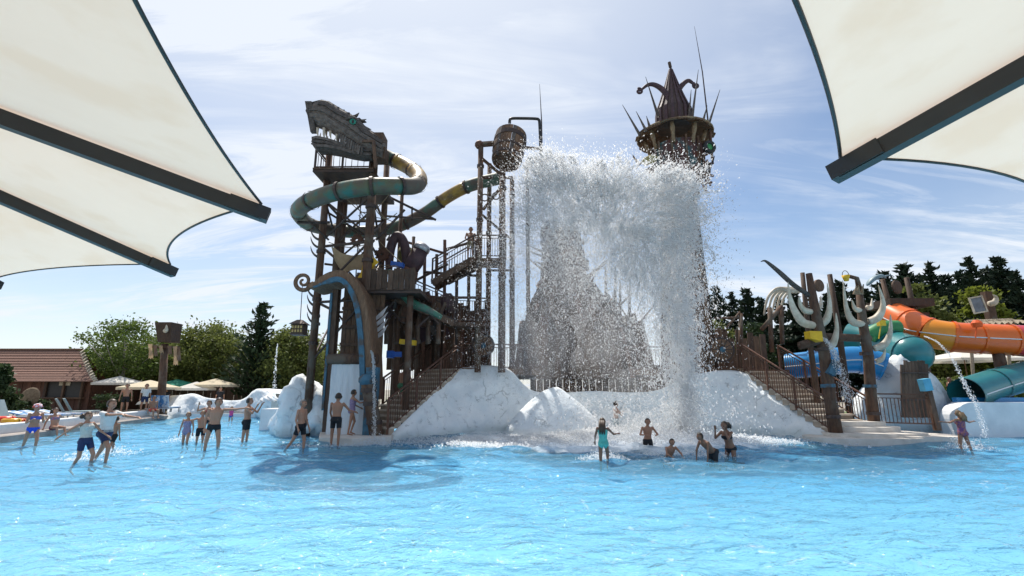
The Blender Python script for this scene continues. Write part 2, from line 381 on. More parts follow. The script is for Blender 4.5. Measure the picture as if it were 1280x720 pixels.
def water():
    ys = [-7.5]; 
    while ys[-1] < 38.4: ys.append(ys[-1]+max(.06, .0072*abs(ys[-1]))*(1 if ys[-1] > 4 else 4))
    xs = np.arange(-28, 44.01, .135); ys = np.array(ys)
    X, Y = np.meshgrid(xs, ys); Z = np.zeros_like(X)
    for k in range(46):
        lam = 0.5*1.065**k*nrng.uniform(.8, 1.2); th = nrng.normal(1.35, .55)
        kx, ky = math.cos(th)*2*math.pi/lam, math.sin(th)*2*math.pi/lam
        ph = nrng.uniform(0, 6.28); s = np.sin(kx*X+ky*Y+ph+.7*np.sin(.35*X+ph)+.6*np.sin(.41*Y-ph))
        Z += .0098*lam**.42*s*(1 if lam < 2 else .6)
    r2 = (X-4)**2/9+(Y-21)**2/4
    Z *= 1+1.2*np.exp(-r2/4)
    me = bpy.data.meshes.new('water'); ny, nx = X.shape
    co_ = np.stack([X, Y, Z], -1).reshape(-1, 3).astype(np.float32)
    i = (np.arange(ny-1)[:, None]*nx+np.arange(nx-1)[None, :]).reshape(-1)
    F = np.stack([i, i+1, i+nx+1, i+nx], 1).astype(np.int32)
    fast_mesh(me, co_, F); me.polygons.foreach_set('use_smooth', [True]*len(me.polygons))
    me.materials.append(M['water']); o = bpy.data.objects.new('water', me); COL.objects.link(o); tag(o, kind='structure')
def fast_mesh(me, co_, F):
    k = F.shape[1]; me.vertices.add(len(co_)); me.vertices.foreach_set('co', co_.astype(np.float32).ravel())
    me.loops.add(F.size); me.loops.foreach_set('vertex_index', F.astype(np.int32).ravel())
    me.polygons.add(len(F)); me.polygons.foreach_set('loop_start', np.arange(0, F.size, k, dtype=np.int32))
    me.update(calc_edges=True); me.validate()
water()
# left poolside: low kerb step and white wall following the pool edge
EDGE = spline([V((-17.2, 4, 0)), V((-18.9, 12, 0)), V((-20.6, 20.2, 0)), V((-22.4, 27, 0)), V((-25.2, 36.6, 0))], 10)
def sweep(path, prof, name, m, **kw):
    b = MB(); R = []
    for i, p in enumerate(path):
        t = (path[min(i+1, len(path)-1)]-path[max(i-1, 0)]).normalized(); nrm = V((-t.y, t.x, 0))
        R.append([p+nrm*a+V((0, 0, z)) for a, z in prof])
    b.loft(R); return b
k = sweep(EDGE, [(0, -.45), (0, .20), (.05, .24), (.62, .24), (.62, -.45)], 'kerb', None).build('kerb', M['kerb']); tag(k, kind='structure')
w = sweep(EDGE, [(.60, -.2), (.60, .62), (.66, .66), (.98, .66), (1.02, .62), (1.02, -.2)], 'w', None)
solo(w, 'pool_wall', M['white_wall'], 'long low white rendered wall curving along the sun terrace edge', 'wall')
b = MB(); b.loft([[V((p.x-1.0, p.y, .48)) for p in EDGE], [V((p.x-30, p.y, .48)) for p in EDGE]], cap=False, closed=False)
tag(b.build('terrace', M['ground']), kind='structure')

# ------------------------------------------------------------------ artificial rock
def rockwall(base, top, name, label, nx=90, nz=26, amp=.35, cap=1.4, freq=.55, seed=0, capz=-.2, group=None):
    B = spline(base, 12); T = spline(top, 12); P = []
    nb = len(B)-1
    for i in range(nx+1):
        s = i/nx*nb; a = int(min(s, nb-1)); u = s-a; bb = lerp(B[a], B[a+1], u); tt = lerp(T[a], T[a+1], u); col = []
        tang = (B[min(a+1, nb)]-B[max(a-1, 0)]).normalized(); nrm = V((tang.y, -tang.x, .25)).normalized()
        for j in range(nz+1):
            v = j/nz; p = lerp(bb, tt, v)
            p = p+nrm*(.35*math.sin(v*math.pi))*amp
            q = p*freq+V((seed, seed*.7, 0))
            d = fbm(q, 5)*amp + abs(fbm(q*2.3+V((5, 0, 0)), 4))*amp*.5
            p = p+nrm*d*min(1, (1-v)*4+.25)
            col.append(p)
        back = V((-nrm.x, -nrm.y, 0)).normalized()
        for c_ in (.3, .7, 1): col.append(tt+back*cap*c_+V((0, 0, capz*c_+.15*fbm(tt+V((c_, 0, 0))))))
        P.append(col)
    b = MB(); b.grid(P); return solo(b, name, M['rock'], label, 'rock', smooth=True, group=group)
DZ = at(575, 461, 25.5).z
base = [gp(488, 552), gp(530, 547), gp(575, 544), gp(632, 541), gp(680, 540), gp(740, 538), gp(815, 538), gp(868, 540), gp(928, 542), gp(985, 547), gp(1034, 552)]
base = [p+V((0, 0, -.5)) for p in base]
top = [at(487, 544, 21.2), at(530, 503, 23), at(574, 461, 25.4), at(632, 460, 25.6), at(668, 489, 25.2), at(740, 489, 25.6), at(815, 489, 25.6), at(868, 468, 25.4), at(928, 465, 25.4), at(985, 503, 23.2), at(1034, 541, 21.0)]
rockwall(base, top, 'rock_wall', 'broad white artificial rock wall carrying the deck between both staircases', 150, 30, .24, .3, seed=3, capz=-.5)
def boulder(c, r, name, label, seed, amp=.28, n=40, freq=1.1, group=None, sharp=0):
    b = MB(); c = V(c); rings = []
    for i in range(n//2+1):
        th = math.pi*(.01+.98*i/(n//2)); ring = []
        for k in range(n):
            a = 2*math.pi*k/n; d = V((math.sin(th)*math.cos(a), math.sin(th)*math.sin(a), -math.cos(th)))
            f = 1+amp*fbm(d*freq+V((seed, 0, 0)), 5)+.5*amp*abs(fbm(d*2.7*freq+V((0, seed, 0)), 4))
            q = V((d.x*r[0], d.y*r[1], d.z*r[2]))*f
            if sharp and q.z > 0:
                s_ = 1-sharp*q.z/r[2]*.6; q.x *= max(.12, s_); q.y *= max(.12, s_)
            ring.append(c+q)
        rings.append(ring)
    b.loft(rings); return solo(b, name, M['rock'], label, 'rock', smooth=True, group=group)
boulder(gp(700, 545)+V((-.2, .7, .2)), (2.3, 1.4, 1.95), 'rock', 'pale conical rock jutting from the wall into the splash pool', 4, .06, sharp=.8)
boulder(at(385, 500, 24)+V((0, 0, -.6)), (1.35, 1.2, 1.55), 'rock', 'white overhanging boulder beside the dragon tower foot', 9, .42)
boulder(at(402, 512, 24.3)+V((0, 0, -.4)), (1.2, 1.4, .9), 'rock', 'low white boulder under the dragon tower posts', 12, .35)
boulder(at(432, 500, 25.5)+V((0, 0, -.8)), (1.6, 1.2, 2.2), 'rock', 'tall white rock slab behind the left staircase foot', 14, .2)
for i, (a, c_, lab) in enumerate([((at(222, 524, 36.5), at(255, 524, 37)), .1, 'white rock mound at the far pool edge next to the terrace wall')]): pass
base = [gp(206, 524), gp(240, 522), gp(280, 521), gp(320, 522), gp(362, 526), gp(400, 529)]; base = [p+V((0, 0, -.5)) for p in base]
top = [at(206, 503, 38), at(238, 492, 38.6), at(262, 498, 39), at(300, 500, 39), at(322, 486, 38.5), at(345, 492, 37.5)]
rockwall(base, top, 'rock_wall', 'curving white rock bank along the far pool edge', 70, 14, .5, 3, seed=8)
b = MB(); b.box(gp(338, 538)+V((0, .9, .42)), (1.35, 1.5, 1.3)); b2 = b
solo(b, 'plinth', M['white_wall'], 'square pale blue-white plinth standing in the shallow water', 'plinth')
b = MB(); b.box(gp(350, 526)+V((.1, 1.0, .95)), (2.3, .9, .75), Matrix.Rotation(rad(-14), 3, 'Z')); 
solo(b, 'stone_block', M['concrete'], 'tan stone block resting behind the pale plinth', 'block')

# ------------------------------------------------------------------ shade umbrellas over the viewer
def umbrella(hub, apex, ends, label):
    """ends: list of (angle_deg, radius); canopy of fabric gores with hollow edges on straight ribs"""
    root = thing('shade_umbrella', label, 'umbrella', (hub[0], hub[1], 0.3), 'big shade umbrellas')
    Z = 3.4; H = V((hub[0], hub[1], apex)); n = len(ends)
    E = [V((hub[0]+r*math.cos(rad(a)), hub[1]+r*math.sin(rad(a)), Z)) for a, r, *_ in ends]
    b = MB()
    for i in range(n):
        A, B = E[i], E[(i+1) % n]; sag = ends[i][2] if len(ends[i]) > 2 else .35
        P = []
        for u in range(17):
            s = u/16; e = lerp(A, B, s); mid = (A+B)/2; inn = V((H.x-mid.x, H.y-mid.y, 0)).normalized()
            e = e+inn*sag*4*s*(1-s)
            P.append([lerp(e, H, v/14)+V((0, 0, .045-.16*4*s*(1-s)*math.sin(math.pi*v/14)*(1-v/14))) for v in range(15)])
        b.grid(P)
    cn = b.build('canopy', M['fabric'], root, smooth=True)
    b = MB()
    for i in range(n):
        A, B = E[i], E[(i+1) % n]; sag = ends[i][2] if len(ends[i]) > 2 else .35; mid = (A+B)/2; inn = V((H.x-mid.x, H.y-mid.y, 0)).normalized()
        b.tube([lerp(A, B, s)+inn*sag*4*s*(1-s)+V((0, 0, .045)) for s in [k/24 for k in range(25)]], .010, 6)
    b.build('edge_cable', M['black'], cn, smooth=True)
    for e in E:
        d = (H-e).normalized(); b = MB(); b.bar(e-d*.02+V((0, 0, -.035)), H+V((0, 0, -.035)), .075, .10)
        rb = b.build('rib', M['black'], root)
        b = MB(); b.bar(e-d*.06+V((0, 0, -.03)), e+d*.22+V((0, 0, -.03)), .10, .10); b.build('end_cap', M['black'], rb)
        q = lerp(e, H, .42)+V((0, 0, -.10)); b = MB(); b.bar(q-d*.09, q+d*.09, .10, .06); b.bar(q, q+V((0, 0, -.08)), .05); b.build('bracket', M['black'], rb)
        b = MB(); b.bar(q+V((0, 0, -.07)), V((hub[0], hub[1], 2.75)), .05); b.build('strut', M['black'], rb)
    b = MB(); b.tube([(hub[0], hub[1], .3), (hub[0], hub[1], apex+.1)], .09, 14); b.build('pole', M['black'], root, smooth=True)
    b = MB(); b.lathe([(.5, .3), (.5, .38), (.14, .42), (.13, .8)], 18, (hub[0], hub[1], 0)); b.build('foot', M['black'], root)
    return root
umbrella((-6.1, 1.3), 4.6, [(95, 4.65, .5), (128, 4.8), (162, 4.9), (-162, 5), (-126, 5), (-90, 5), (-54, 5), (-16.2, 5.73, .14), (27, 4.72, .22), (60, 4.55, .2)], 'large cream shade umbrella showing three dark ribs, on the terrace side')
umbrella((4.7, -1.16), 4.6, [(163.4, 5.11), (-164, 4.8), (-129, 4.8), (-93, 4.8), (-57, 4.8), (-21, 4.8), (15, 5), (51, 5.2), (87, 5.5, .42), (125, 4.72, .10)], 'large cream shade umbrella showing one dark rib, on the slide side')
# ------------------------------------------------------------------ railings and stairs
def railing(path, label, group=None, h=1.15, gap=.14, post_every=1.5, mt='rust', bot=.1, end_posts=True, name='railing'):
    root = thing(name, label, 'railing', path[0], group)
    mm = M[mt]; path = [V(p) for p in path]
    b = MB(); up = V((0, 0, h))
    for p, q in zip(path[:-1], path[1:]): b.bar(p+up, q+up+(q-p).normalized()*.03, .085, .06)
    b.build('handrail', mm, root)
    b = MB()
    for p, q in zip(path[:-1], path[1:]): b.bar(p+V((0, 0, bot)), q+V((0, 0, bot)), .05, .05)
    b.build('bottom_rail', mm, root)
    b = MB()
    for p, q in zip(path[:-1], path[1:]): b.bar(p+up*.87, q+up*.87, .035, .035)
    b.build('middle_rail', mm, root)
    for si, (p, q) in enumerate(zip(path[:-1], path[1:])):
        L = math.hypot(q.x-p.x, q.y-p.y) or .01
        nn = max(2, int(L/gap)); np_ = max(1, round(L/post_every))
        for i in range(np_+1):
            if i == 0 and si > 0: continue
            a = lerp(p, q, i/np_); ubar('post', root, a+V((0, 0, -.12)), a+up+V((0, 0, .03)), .085, mm)
        for i in range(1, nn):
            a = lerp(p, q, i/nn); ubar('baluster', root, a+V((0, 0, bot)), a+up*.87, .024, mm)
    return root
def stair(p0, p1, side, nstep, label, mt='tread', stringer=None, riser=True, name='staircase'):
    """p0/p1: lower and upper end of the near edge, side: vector across"""
    p0, p1, side = V(p0), V(p1), V(side)
    root = thing(name, label, 'stairs', p0); run = V((p1.x-p0.x, p1.y-p0.y, 0)); rise = p1.z-p0.z
    for i in range(nstep):
        a = p0+run*(i/nstep); c = p0+run*((i+1)/nstep); z = p0.z+rise*(i+1)/nstep
        b = MB(); zb = z-(rise/nstep+.08) if riser else z-.07
        ov = run.normalized()*.07
        b.slab([(a-ov).xy, (a-ov+side).xy, (c+side).xy, c.xy], z-.07, z)
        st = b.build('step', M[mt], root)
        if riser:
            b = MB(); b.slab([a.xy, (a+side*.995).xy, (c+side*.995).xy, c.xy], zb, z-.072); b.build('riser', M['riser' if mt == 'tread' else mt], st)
    if stringer:
        for s in (V((0, 0, 0)), side):
            b = MB(); b.bar(p0+s+V((0, 0, -.1)), p1+s+V((0, 0, -.1)), .08, .30); b.build('stringer', M[stringer], root)
    return root
# left staircase
lb = at(484, 541, 21.0); lt = V(at(577, 461, 25.5)); ls = V((-1.83, 1.2, 0))
stair(lb, lt, ls, 13, 'stone staircase climbing from the pool beside the dragon tower', stringer=None)
railing([lb+V((0, 0, .05)), lt+V((0, 0, .05))], 'rusty stair railing along the white rock wall side of the dragon tower staircase', 'stair railings', h=1.35)
railing([lb+ls+V((0, 0, .05)), lt+ls+V((0, 0, .05))], 'rusty stair railing along the tower post side of the dragon tower staircase', 'stair railings', h=1.35)
b = MB(); pl = [gp(398, 554), gp(440, 556), gp(488, 553), lb+V((.2, .4, 0)), lb+ls*1.1+V((0, .3, 0)), gp(400, 546)]
b.slab([p.xy for p in pl], -.45, .22); solo(b, 'landing', M['concrete'], 'worn concrete landing slab at the foot of the dragon tower staircase', 'landing')
# right staircase
rb = at(1037, 540, 20.9); rt = V(at(930, 464, 25.5)); rs = V((2.25, .7, 0))
stair(rb, rt, rs, 12, 'stone staircase climbing from the pool beside the tusk posts')
railing([rb+V((0, 0, .05)), rt+V((0, 0, .05))], 'rusty stair railing along the rock wall side of the tusk post staircase', 'stair railings', h=1.35)
rf = rb+rs; rft = rt+rs
railing([rf+V((.05, 0, .05)), rft+V((.05, 0, .05))], 'rusty stair railing along the blue tube side of the tusk post staircase', 'stair railings', h=1.35)
railing([rf+V((.15, -.05, .25)), at(1168, 533, 21.0)], 'level rusty railing on the landing in front of the gate rock', 'stair railings', h=1.3)
b = MB(); cl = gp(1095, 556)
def blob(c, rx, ry, n=28, pw=3.0):
    return [(c[0]+rx*math.copysign(abs(math.cos(a))**(2/pw), math.cos(a)), c[1]+ry*math.copysign(abs(math.sin(a))**(2/pw), math.sin(a))) for a in [2*math.pi*i/n for i in range(n)]]
b.slab(blob((14.4, 20.6), 2.3, 1.15), -.45, .20); b.slab(blob((15.0, 20.9), 2.0, .95), .20, .34)
b.slab(blob((16.6, 20.6), 1.5, .95), -.45, .26)
solo(b, 'landing', M['concrete'], 'rounded two-tier concrete landing at the foot of the tusk post staircase', 'landing')
for i in range(2):
    b = MB(); c = rf+V((-.5-.15*i, -.35+.4*i, 0)); b.slab(blob((c.x, c.y), 1.35-.15*i, .55), .32, .54+.2*i)
    solo(b, 'stone_step', M['concrete'], ['lowest broad rounded stone step on the tusk stair landing', 'upper broad rounded stone step on the tusk stair landing'][i], 'step')
b = MB(); b.lathe([(.26, .15), (.30, .2), (.30, .48), (.24, .54), (.02, .55)], 14, gp(1172, 541)+V((.1, .2, 0))); solo(b, 'bollard', M['white_wall'], 'short white drum at the end of the landing railing', 'bollard', smooth=True)
def dark_post(base, top, r, label, cap=True):
    root = thing('post', label, 'post', base, 'stair newel posts'); b = MB()
    b.tube([base, lerp(V(base), V(top), .97), top], [r, r*.92, r*.8], 10); b.build('shaft', M['log'], root, smooth=True)
    for f in (.25, .6, .85):
        c = lerp(V(base), V(top), f); b = MB(); b.tube([c-V((0, 0, .09)), c+V((0, 0, .09))], r*1.12, 10); b.build('band', M['steel'], root)
    b = MB(); b.ball(V(top)+V((0, 0, .1)), (r*1.3, r*1.3, .28), 10); b.build('cap', M['cyanblue'], root, smooth=True)
    return root
dark_post(lb+ls*.18+V((-.1, -.25, -.1)), at(459, 478, 20.7), .30, 'dark banded newel post at the foot of the dragon tower staircase')

# ------------------------------------------------------------------ main deck
deckz = lt.z
root = thing('timber_deck', 'dark timber deck spanning between the two staircases above the white rock wall', 'deck', (5, 27, deckz))
b = MB(); b.slab([lt.xy, (lt+ls*1.4).xy, (-4.5, 38), (16, 38), (rft+V((.5, 0, 0))).xy, rt.xy, (rt.x-1.5, 26.6), (10.5, 27.6), (2, 27.6), (0.4, 26.2)], deckz-.3, deckz-.02); b.build('slab', M['wood'], root)
fr = [lt, V((0.3, 26.0, deckz)), V((2, 27.4, deckz)), V((10.3, 27.4, deckz)), V((rt.x-1.5, 26.4, deckz)), rt]
for p, q in zip(fr[:-1], fr[1:]):
    b = MB(); b.bar(V((p.x, p.y-.03, deckz-.12)), V((q.x, q.y-.03, deckz-.12)), .1, .32); b.build('fascia_board', M['wood_brown'], root)
for i in range(26):          # timber skirt under the set back middle of the deck
    x = 1.2+i*.37; b = MB(); b.box((x, 27.75, 2.3+.1*rng.random()), (.34, .06, 2.2)); b.build('skirt_board', M['wood'], root)
RG = 'deck railings'
railing(fr[0:2], 'rusty deck railing at the head of the dragon tower staircase', RG, h=1.3)
railing(fr[1:4], 'rusty deck railing behind the falling water over the conical rock', RG, h=1.3, gap=.2)
railing(fr[3:6], 'rusty deck railing at the head of the tusk post staircase', RG, h=1.3)

# ------------------------------------------------------------------ dragon tower
T = thing('dragon_tower', 'tall dark timber and steel tower with braces and decks under the dragon head', 'tower', (-7.9, 24, 0))
def col(p, q, r, parent, mt='log', name='post', n=9, bands=()):
    p, q = V(p), V(q); b = MB(); b.tube([p, lerp(p, q, .5), q], [r, r*.95, r*.88], n); o = b.build(name, M[mt], parent, smooth=True)
    for f in bands:
        c = lerp(p, q, f); d = (q-p).normalized(); bb = MB(); bb.tube([c-d*.08, c+d*.08], r*1.2, n); bb.build('band', M['steel'], o)
    return o
def vpost(px, py_top, Y, r, parent, z0=0, py_ref=None, mt='log', **k):
    t = at(px, py_top, Y); return col((t.x, Y, z0), t, r, parent, mt, **k)
pA = vpost(412, 190, 23.0, .19, T, bands=(.3, .45, .62, .8)); pB = vpost(468, 195, 22.2, .23, T, bands=(.35, .6, .8))
pC = vpost(434, 215, 26.0, .19, T, bands=(.4, .7)); pD = vpost(484, 200, 26.0, .19, T, bands=(.4, .7)); vpost(428, 225, 23.4, .17, T); vpost(503, 235, 26.5, .12, T)
A, B_, C_, D_ = at(412, 190, 23), at(468, 195, 22.2), at(434, 215, 26), at(484, 200, 26)
def brace(p, q, r=.055, parent=T, mt='steel', name='brace'):
    b = MB(); b.tube([p, q], r, 6); return b.build(name, M[mt], parent)
def xy(p, z): return V((p.x, p.y, z))
for z0, z1 in ((9.3, 11.4), (6.6, 9.0), (3.4, 6.2)):
    for p, q in ((A, B_), (C_, D_), (A, C_), (B_, D_)):
        brace(xy(p, z0), xy(q, z1)); 
        if z0 > 9 or p is C_: brace(xy(q, z0), xy(p, z1))
    for p, q in ((A, B_), (C_, D_), (A, C_), (B_, D_)): brace(xy(p, z1), xy(q, z1), .07, name='girder')
for z in np.arange(7.2, 12.2, .42):          # ladder between the back posts
    brace(V((D_.x-.9, 24.6, z)), V((D_.x-.45, 24.6, z)), .025, name='rung')
for dx in (-.9, -.45): brace(V((D_.x+dx, 24.6, 7)), V((D_.x+dx, 24.6, 12.4)), .03, name='ladder_rail')
dz1 = at(440, 222, 23).z
def plankdeck(parent, x0, x1, y0, y1, z, w=.3, mt='wood'):
    b = MB(); b.box(((x0+x1)/2, (y0+y1)/2, z-.14), (x1-x0, y1-y0, .12)); b.build('deck_frame', M['steel'], parent)
    k = int((x1-x0)/w)
    for i in range(k):
        b = MB(); b.box((x0+(i+.5)*(x1-x0)/k, (y0+y1)/2, z-.04), ((x1-x0)/k-.02, y1-y0+.1, .07)); b.build('plank', M[mt], parent)
plankdeck(T, A.x-.3, D_.x+.5, 21.9, 26.2, dz1)
railing([V((A.x-.25, 26.1, dz1)), V((A.x-.25, 22.0, dz1)), V((D_.x+.3, 21.95, dz1))], 'dark guard railing of the lookout deck under the dragon jaw', 'tower railings', h=1.1, gap=.3, mt='steel')
dz2 = at(475, 362, 22.2).z
plankdeck(T, B_.x-.5, B_.x+2.6, 22.0, 27.0, dz2)
for i in range(9):
    b = MB(); b.box((B_.x+.15+i*.26, 21.95, dz2+.45+rng.uniform(-.05, .05)), (.235, .05, 1.0+rng.uniform(-.1, .1))); b.build('parapet_board', M['wood'], T)
for i in range(7):
    b = MB(); b.box((B_.x-.1, 22.2+i*.3, 4.6+rng.uniform(-.1, .1)), (.05, .27, 3.2)); b.build('wall_board', M['wood_brown'], T)
# dark lower storey behind the prow: boarded walls
for i in range(19):
    b = MB(); h = rng.uniform(3.2, 4.0); b.box((B_.x+.1+i*.3, 26.9+.04*(i % 2), deckz+h/2), (.31, .07, h), Matrix.Rotation(rng.uniform(-.03, .03), 3, 'Y')); b.build('wall_board', M['wood'], T)
for (px, py, Y, py2) in ((500, 365, 24.5, 455), (525, 372, 26.2, 455), (548, 392, 26.5, 455), (572, 395, 25.6, 455), (513, 370, 22.5, 455)):
    t = at(px, py, Y); col((t.x, Y, .3), t, .17, T)
# small blue & yellow boxes hung on the lower storey
b = MB(); q = at(510, 428, 23.8); b.box(q, (.80, .3, .24), Matrix.Rotation(.1, 3, 'Y')); solo(b, 'spout_box', M['yellow'], 'long yellow box spout hung above the dragon tower staircase', 'spout')
b = MB(); q = at(488, 443, 23.6); b.box(q, (.32, .3, .34)); b.box(q+V((.35, 0, 0)), (.38, .2, .24)); solo(b, 'water_cannon', M['blue'], 'small blue water cannon box beside the dragon tower staircase', 'cannon')
# tusks on the outer posts
def tusk(p, d, L, r, parent, curl=1.0, name='tusk', mt='wood_grey', up=V((0, 0, 1)), n=9):
    p, d = V(p), V(d).normalized(); pts = []; rr = []
    for i in range(n+1):
        t = i/n; pts.append(p+d*(L*math.sin(t*1.45)*.75)+up*(curl*L*(1-math.cos(t*1.5))*.75)); rr.append(r*(1-t)**.8+.008)
    b = MB(); b.tube(pts, rr, 8); return b.build(name, M[mt], parent, smooth=True)
for k, py in enumerate((300, 310, 322, 372, 383, 395, 405)):
    q = at(404 if py < 350 else 400, py, 23.0); tusk(q, (-1, -.2, -.15), .85, .075, T, 1.1)
for k, py in enumerate((300, 312, 324, 336)):
    q = at(484, py, 25.8); tusk(q, (.6, -.8, .2), .55, .06, T, .9)
# rag and net cloth
b = MB(); P = []
for i in range(13):
    s = i/12; P.append([lerp(at(414, 308, 22.6), at(466, 313, 22.4), s)+V((0, .25*j, -.22*j-.35*math.sin(math.pi*s)*(1)+.06*fbm(V((s*5, j, 0)))-.05*j*math.sin(9*s))) for j in range(4)])
b.grid(P); solo(b, 'awning_cloth', M['cloth'], 'torn tan cloth strung between the dragon tower posts', 'cloth', smooth=True)
# helper: plank strips
def strip(pts, w, th, mt, parent, name='plank', nrm=None):
    b = MB(); pts = [V(p) for p in pts]; R = []
    for i, p in enumerate(pts):
        t = (pts[min(i+1, len(pts)-1)]-pts[max(i-1, 0)]).normalized(); n_ = V(nrm) if nrm is not None else V((0, -1, 0)); s = t.cross(n_).normalized()
        ww = w if isinstance(w, (int, float)) else w[i]
        n2 = s.cross(t).normalized()
        R.append([p+s*ww/2+n2*th/2, p-s*ww/2+n2*th/2, p-s*ww/2-n2*th/2, p+s*ww/2-n2*th/2])
    b.loft(R); return b.build(name, M[mt], parent)

# ------------------------------------------------------------------ dragon head (driftwood planks)
def dragon():
    Y0 = 21.6
    root = thing('dragon_sculpture', 'grey driftwood dragon head with open jaws and green eye on the tower top', 'dragon sculpture', at(440, 195, Y0))
    def P(px, py, dy=0): return at(px, py, Y0+dy)
    # upper head: lofted skull, sections along snout -> nape; each section: centre px, top, bottom, half width
    sec = [(386, 131, 146, .30), (392, 131, 156, .42), (402, 128, 160, .50), (412, 130, 163, .52), (425, 139, 172, .55), (438, 146, 180, .60), (448, 152, 186, .58), (458, 163, 192, .50), (470, 170, 196, .42), (480, 178, 200, .34)]
    b = MB(); R = []
    for i, (px, t, u, hw) in enumerate(sec):
        pt, pb = P(px, t), P(px, u); c = (pt+pb)/2; h = (pt.z-pb.z)/2; ring = []
        for k in range(16):
            a = 2*math.pi*k/16; sx = math.copysign(abs(math.cos(a))**.7, math.cos(a)); sz = math.copysign(abs(math.sin(a))**.7, math.sin(a))
            ring.append(c+V((.06*fbm(V((i*.7, k*.6, 1))), hw*sx, h*sz*(1+.12*fbm(V((i, k*.5, 4)))))))
        R.append(ring)
    b.loft(R); sk = b.build('skull', M['wood_grey'], root)
    # plank strips over the skull
    for k in range(9):
        a = rad(-25+k*26); pts = []
        for i, (px, t, u, hw) in enumerate(sec):
            pt, pb = P(px, t), P(px, u); c = (pt+pb)/2; h = (pt.z-pb.z)/2
            pts.append(c+V((0, -(hw+.05)*math.cos(a), (h+.05)*math.sin(a)))+V((0, .04*fbm(V((k, i*.6, 9))), .05*fbm(V((k, i*.6, 2))))))
        nr = V((0, -math.cos(a), math.sin(a)))
        strip(pts[rng.randint(0, 2):], .17, .06, 'wood_grey', root, 'head_plank', nr)
    # snout front with two nostril prongs
    for dy in (-.3, .28):
        b = MB(); b.loft([[P(387, 129, dy)+V((sx*.16, sy*.18, 0)) for sx, sy in ((-1, -1), (1, -1), (1, 1), (-1, 1))], [P(392, 166, dy*.8)+V((sx*.12, sy*.1, 0)) for sx, sy in ((-1, -1), (1, -1), (1, 1), (-1, 1))]]); b.build('snout_board', M['wood_grey'], root)
    # lower jaw
    js = [(394, 176, 186, .36), (400, 174, 191, .42), (412, 177, 191, .44), (425, 182, 193, .46), (440, 186, 197, .44), (455, 186, 200, .36), (466, 184, 200, .3)]
    R = []; b = MB()
    for i, (px, t, u, hw) in enumerate(js):
        pt, pb = P(px, t), P(px, u); c = (pt+pb)/2; h = (pt.z-pb.z)/2
        R.append([c+V((0, hw*math.copysign(abs(math.cos(a))**.6, math.cos(a)), h*math.copysign(abs(math.sin(a))**.6, math.sin(a))*(1+.1*fbm(V((i, a, 0)))))) for a in [2*math.pi*k/12 for k in range(12)]])
    b.loft(R); b.build('lower_jaw', M['wood_grey'], root)
    for k in range(3):
        strip([P(px, lerp(t, u, .2+.3*k))+V((0, -hw-.04, 0)) for (px, t, u, hw) in js], .13, .05, 'wood_grey', root, 'jaw_plank')
    for px, py, py2, dy in ((397, 160, 172, -.3), (405, 160, 176, -.42), (413, 164, 174, -.42), (421, 168, 178, -.45), (430, 173, 181, -.45), (400, 178, 166, -.25), (409, 180, 170, -.36), (418, 181, 173, -.4), (397, 160, 172, .3), (408, 162, 174, .35)):
        b = MB(); p, q = P(px, py, dy), P(px+1, py2, dy); b.tube([p, lerp(p, q, .5)+V((-.03, 0, 0)), q], [.07, .05, .01], 7); b.build('tooth', M['bone'], root, smooth=True)
    for dy in (-.60, .60):
        b = MB(); b.ball(P(441, 152, dy), (.17, .08, .17), 12); e = b.build('eye', M['green_eye'], root, smooth=True)
        b = MB(); b.ball(P(441, 152, dy*1.14), (.06, .03, .10), 8); b.build('pupil', M['black'], e, smooth=True)
        b = MB(); b.tube([P(432, 149, dy*1.05), P(440, 146, dy*1.1), P(449, 150, dy*1.05)], [.05, .08, .04], 7); b.build('brow', M['wood_grey'], root, smooth=True)
    for (x0, y0, x1, y1, x2, y2) in ((441, 148, 446, 144, 449, 141), (444, 150, 451, 151, 458, 149), (447, 153, 456, 159, 464, 162), (450, 158, 458, 164, 466, 168), (455, 163, 462, 166, 466, 171)):
        for dy in (-.25, .2):
            b = MB(); b.tube([P(x0, y0, dy), P(x1, y1, dy), P(x2, y2, dy*1.3)], [.10, .07, .015], 7); b.build('spine', M['wood_grey'], root, smooth=True)
    for k in range(12):      # hanging cheek slats between the jaws
        x_ = 424+k*2.6; b = MB(); b.bar(P(x_, 166+k*1.6, -.56), P(x_-1.5+rng.uniform(-1, 1), 182+k*.9+rng.uniform(-2, 2), -.50), .09, .04); b.build('cheek_slat', M['wood_grey'], root)
    for k in range(9):       # ragged board ends along the crown
        x_ = 400+k*6.5; y_ = 128+max(0, (x_-408)*.52); b = MB(); b.bar(P(x_-4, y_+2, rng.uniform(-.35, .1)), P(x_+5, y_-1.5+2.6, rng.uniform(-.35, .1)), .16, .05); b.build('crown_board', M['wood_grey'], root)
    b = MB(); b.box(P(472, 177, .1), (.75, .8, .55)); b.box(P(476, 195, .2), (.6, .7, .6)); b.build('nape_block', M['wood'], root)
    b = MB(); b.bar(P(453, 177, -.55), P(468, 177, -.55), .12, .1); b.bar(P(467, 177, -.55), P(470, 210, -.5), .14); b.build('yoke', M['wood'], root)
    return root
dragon()

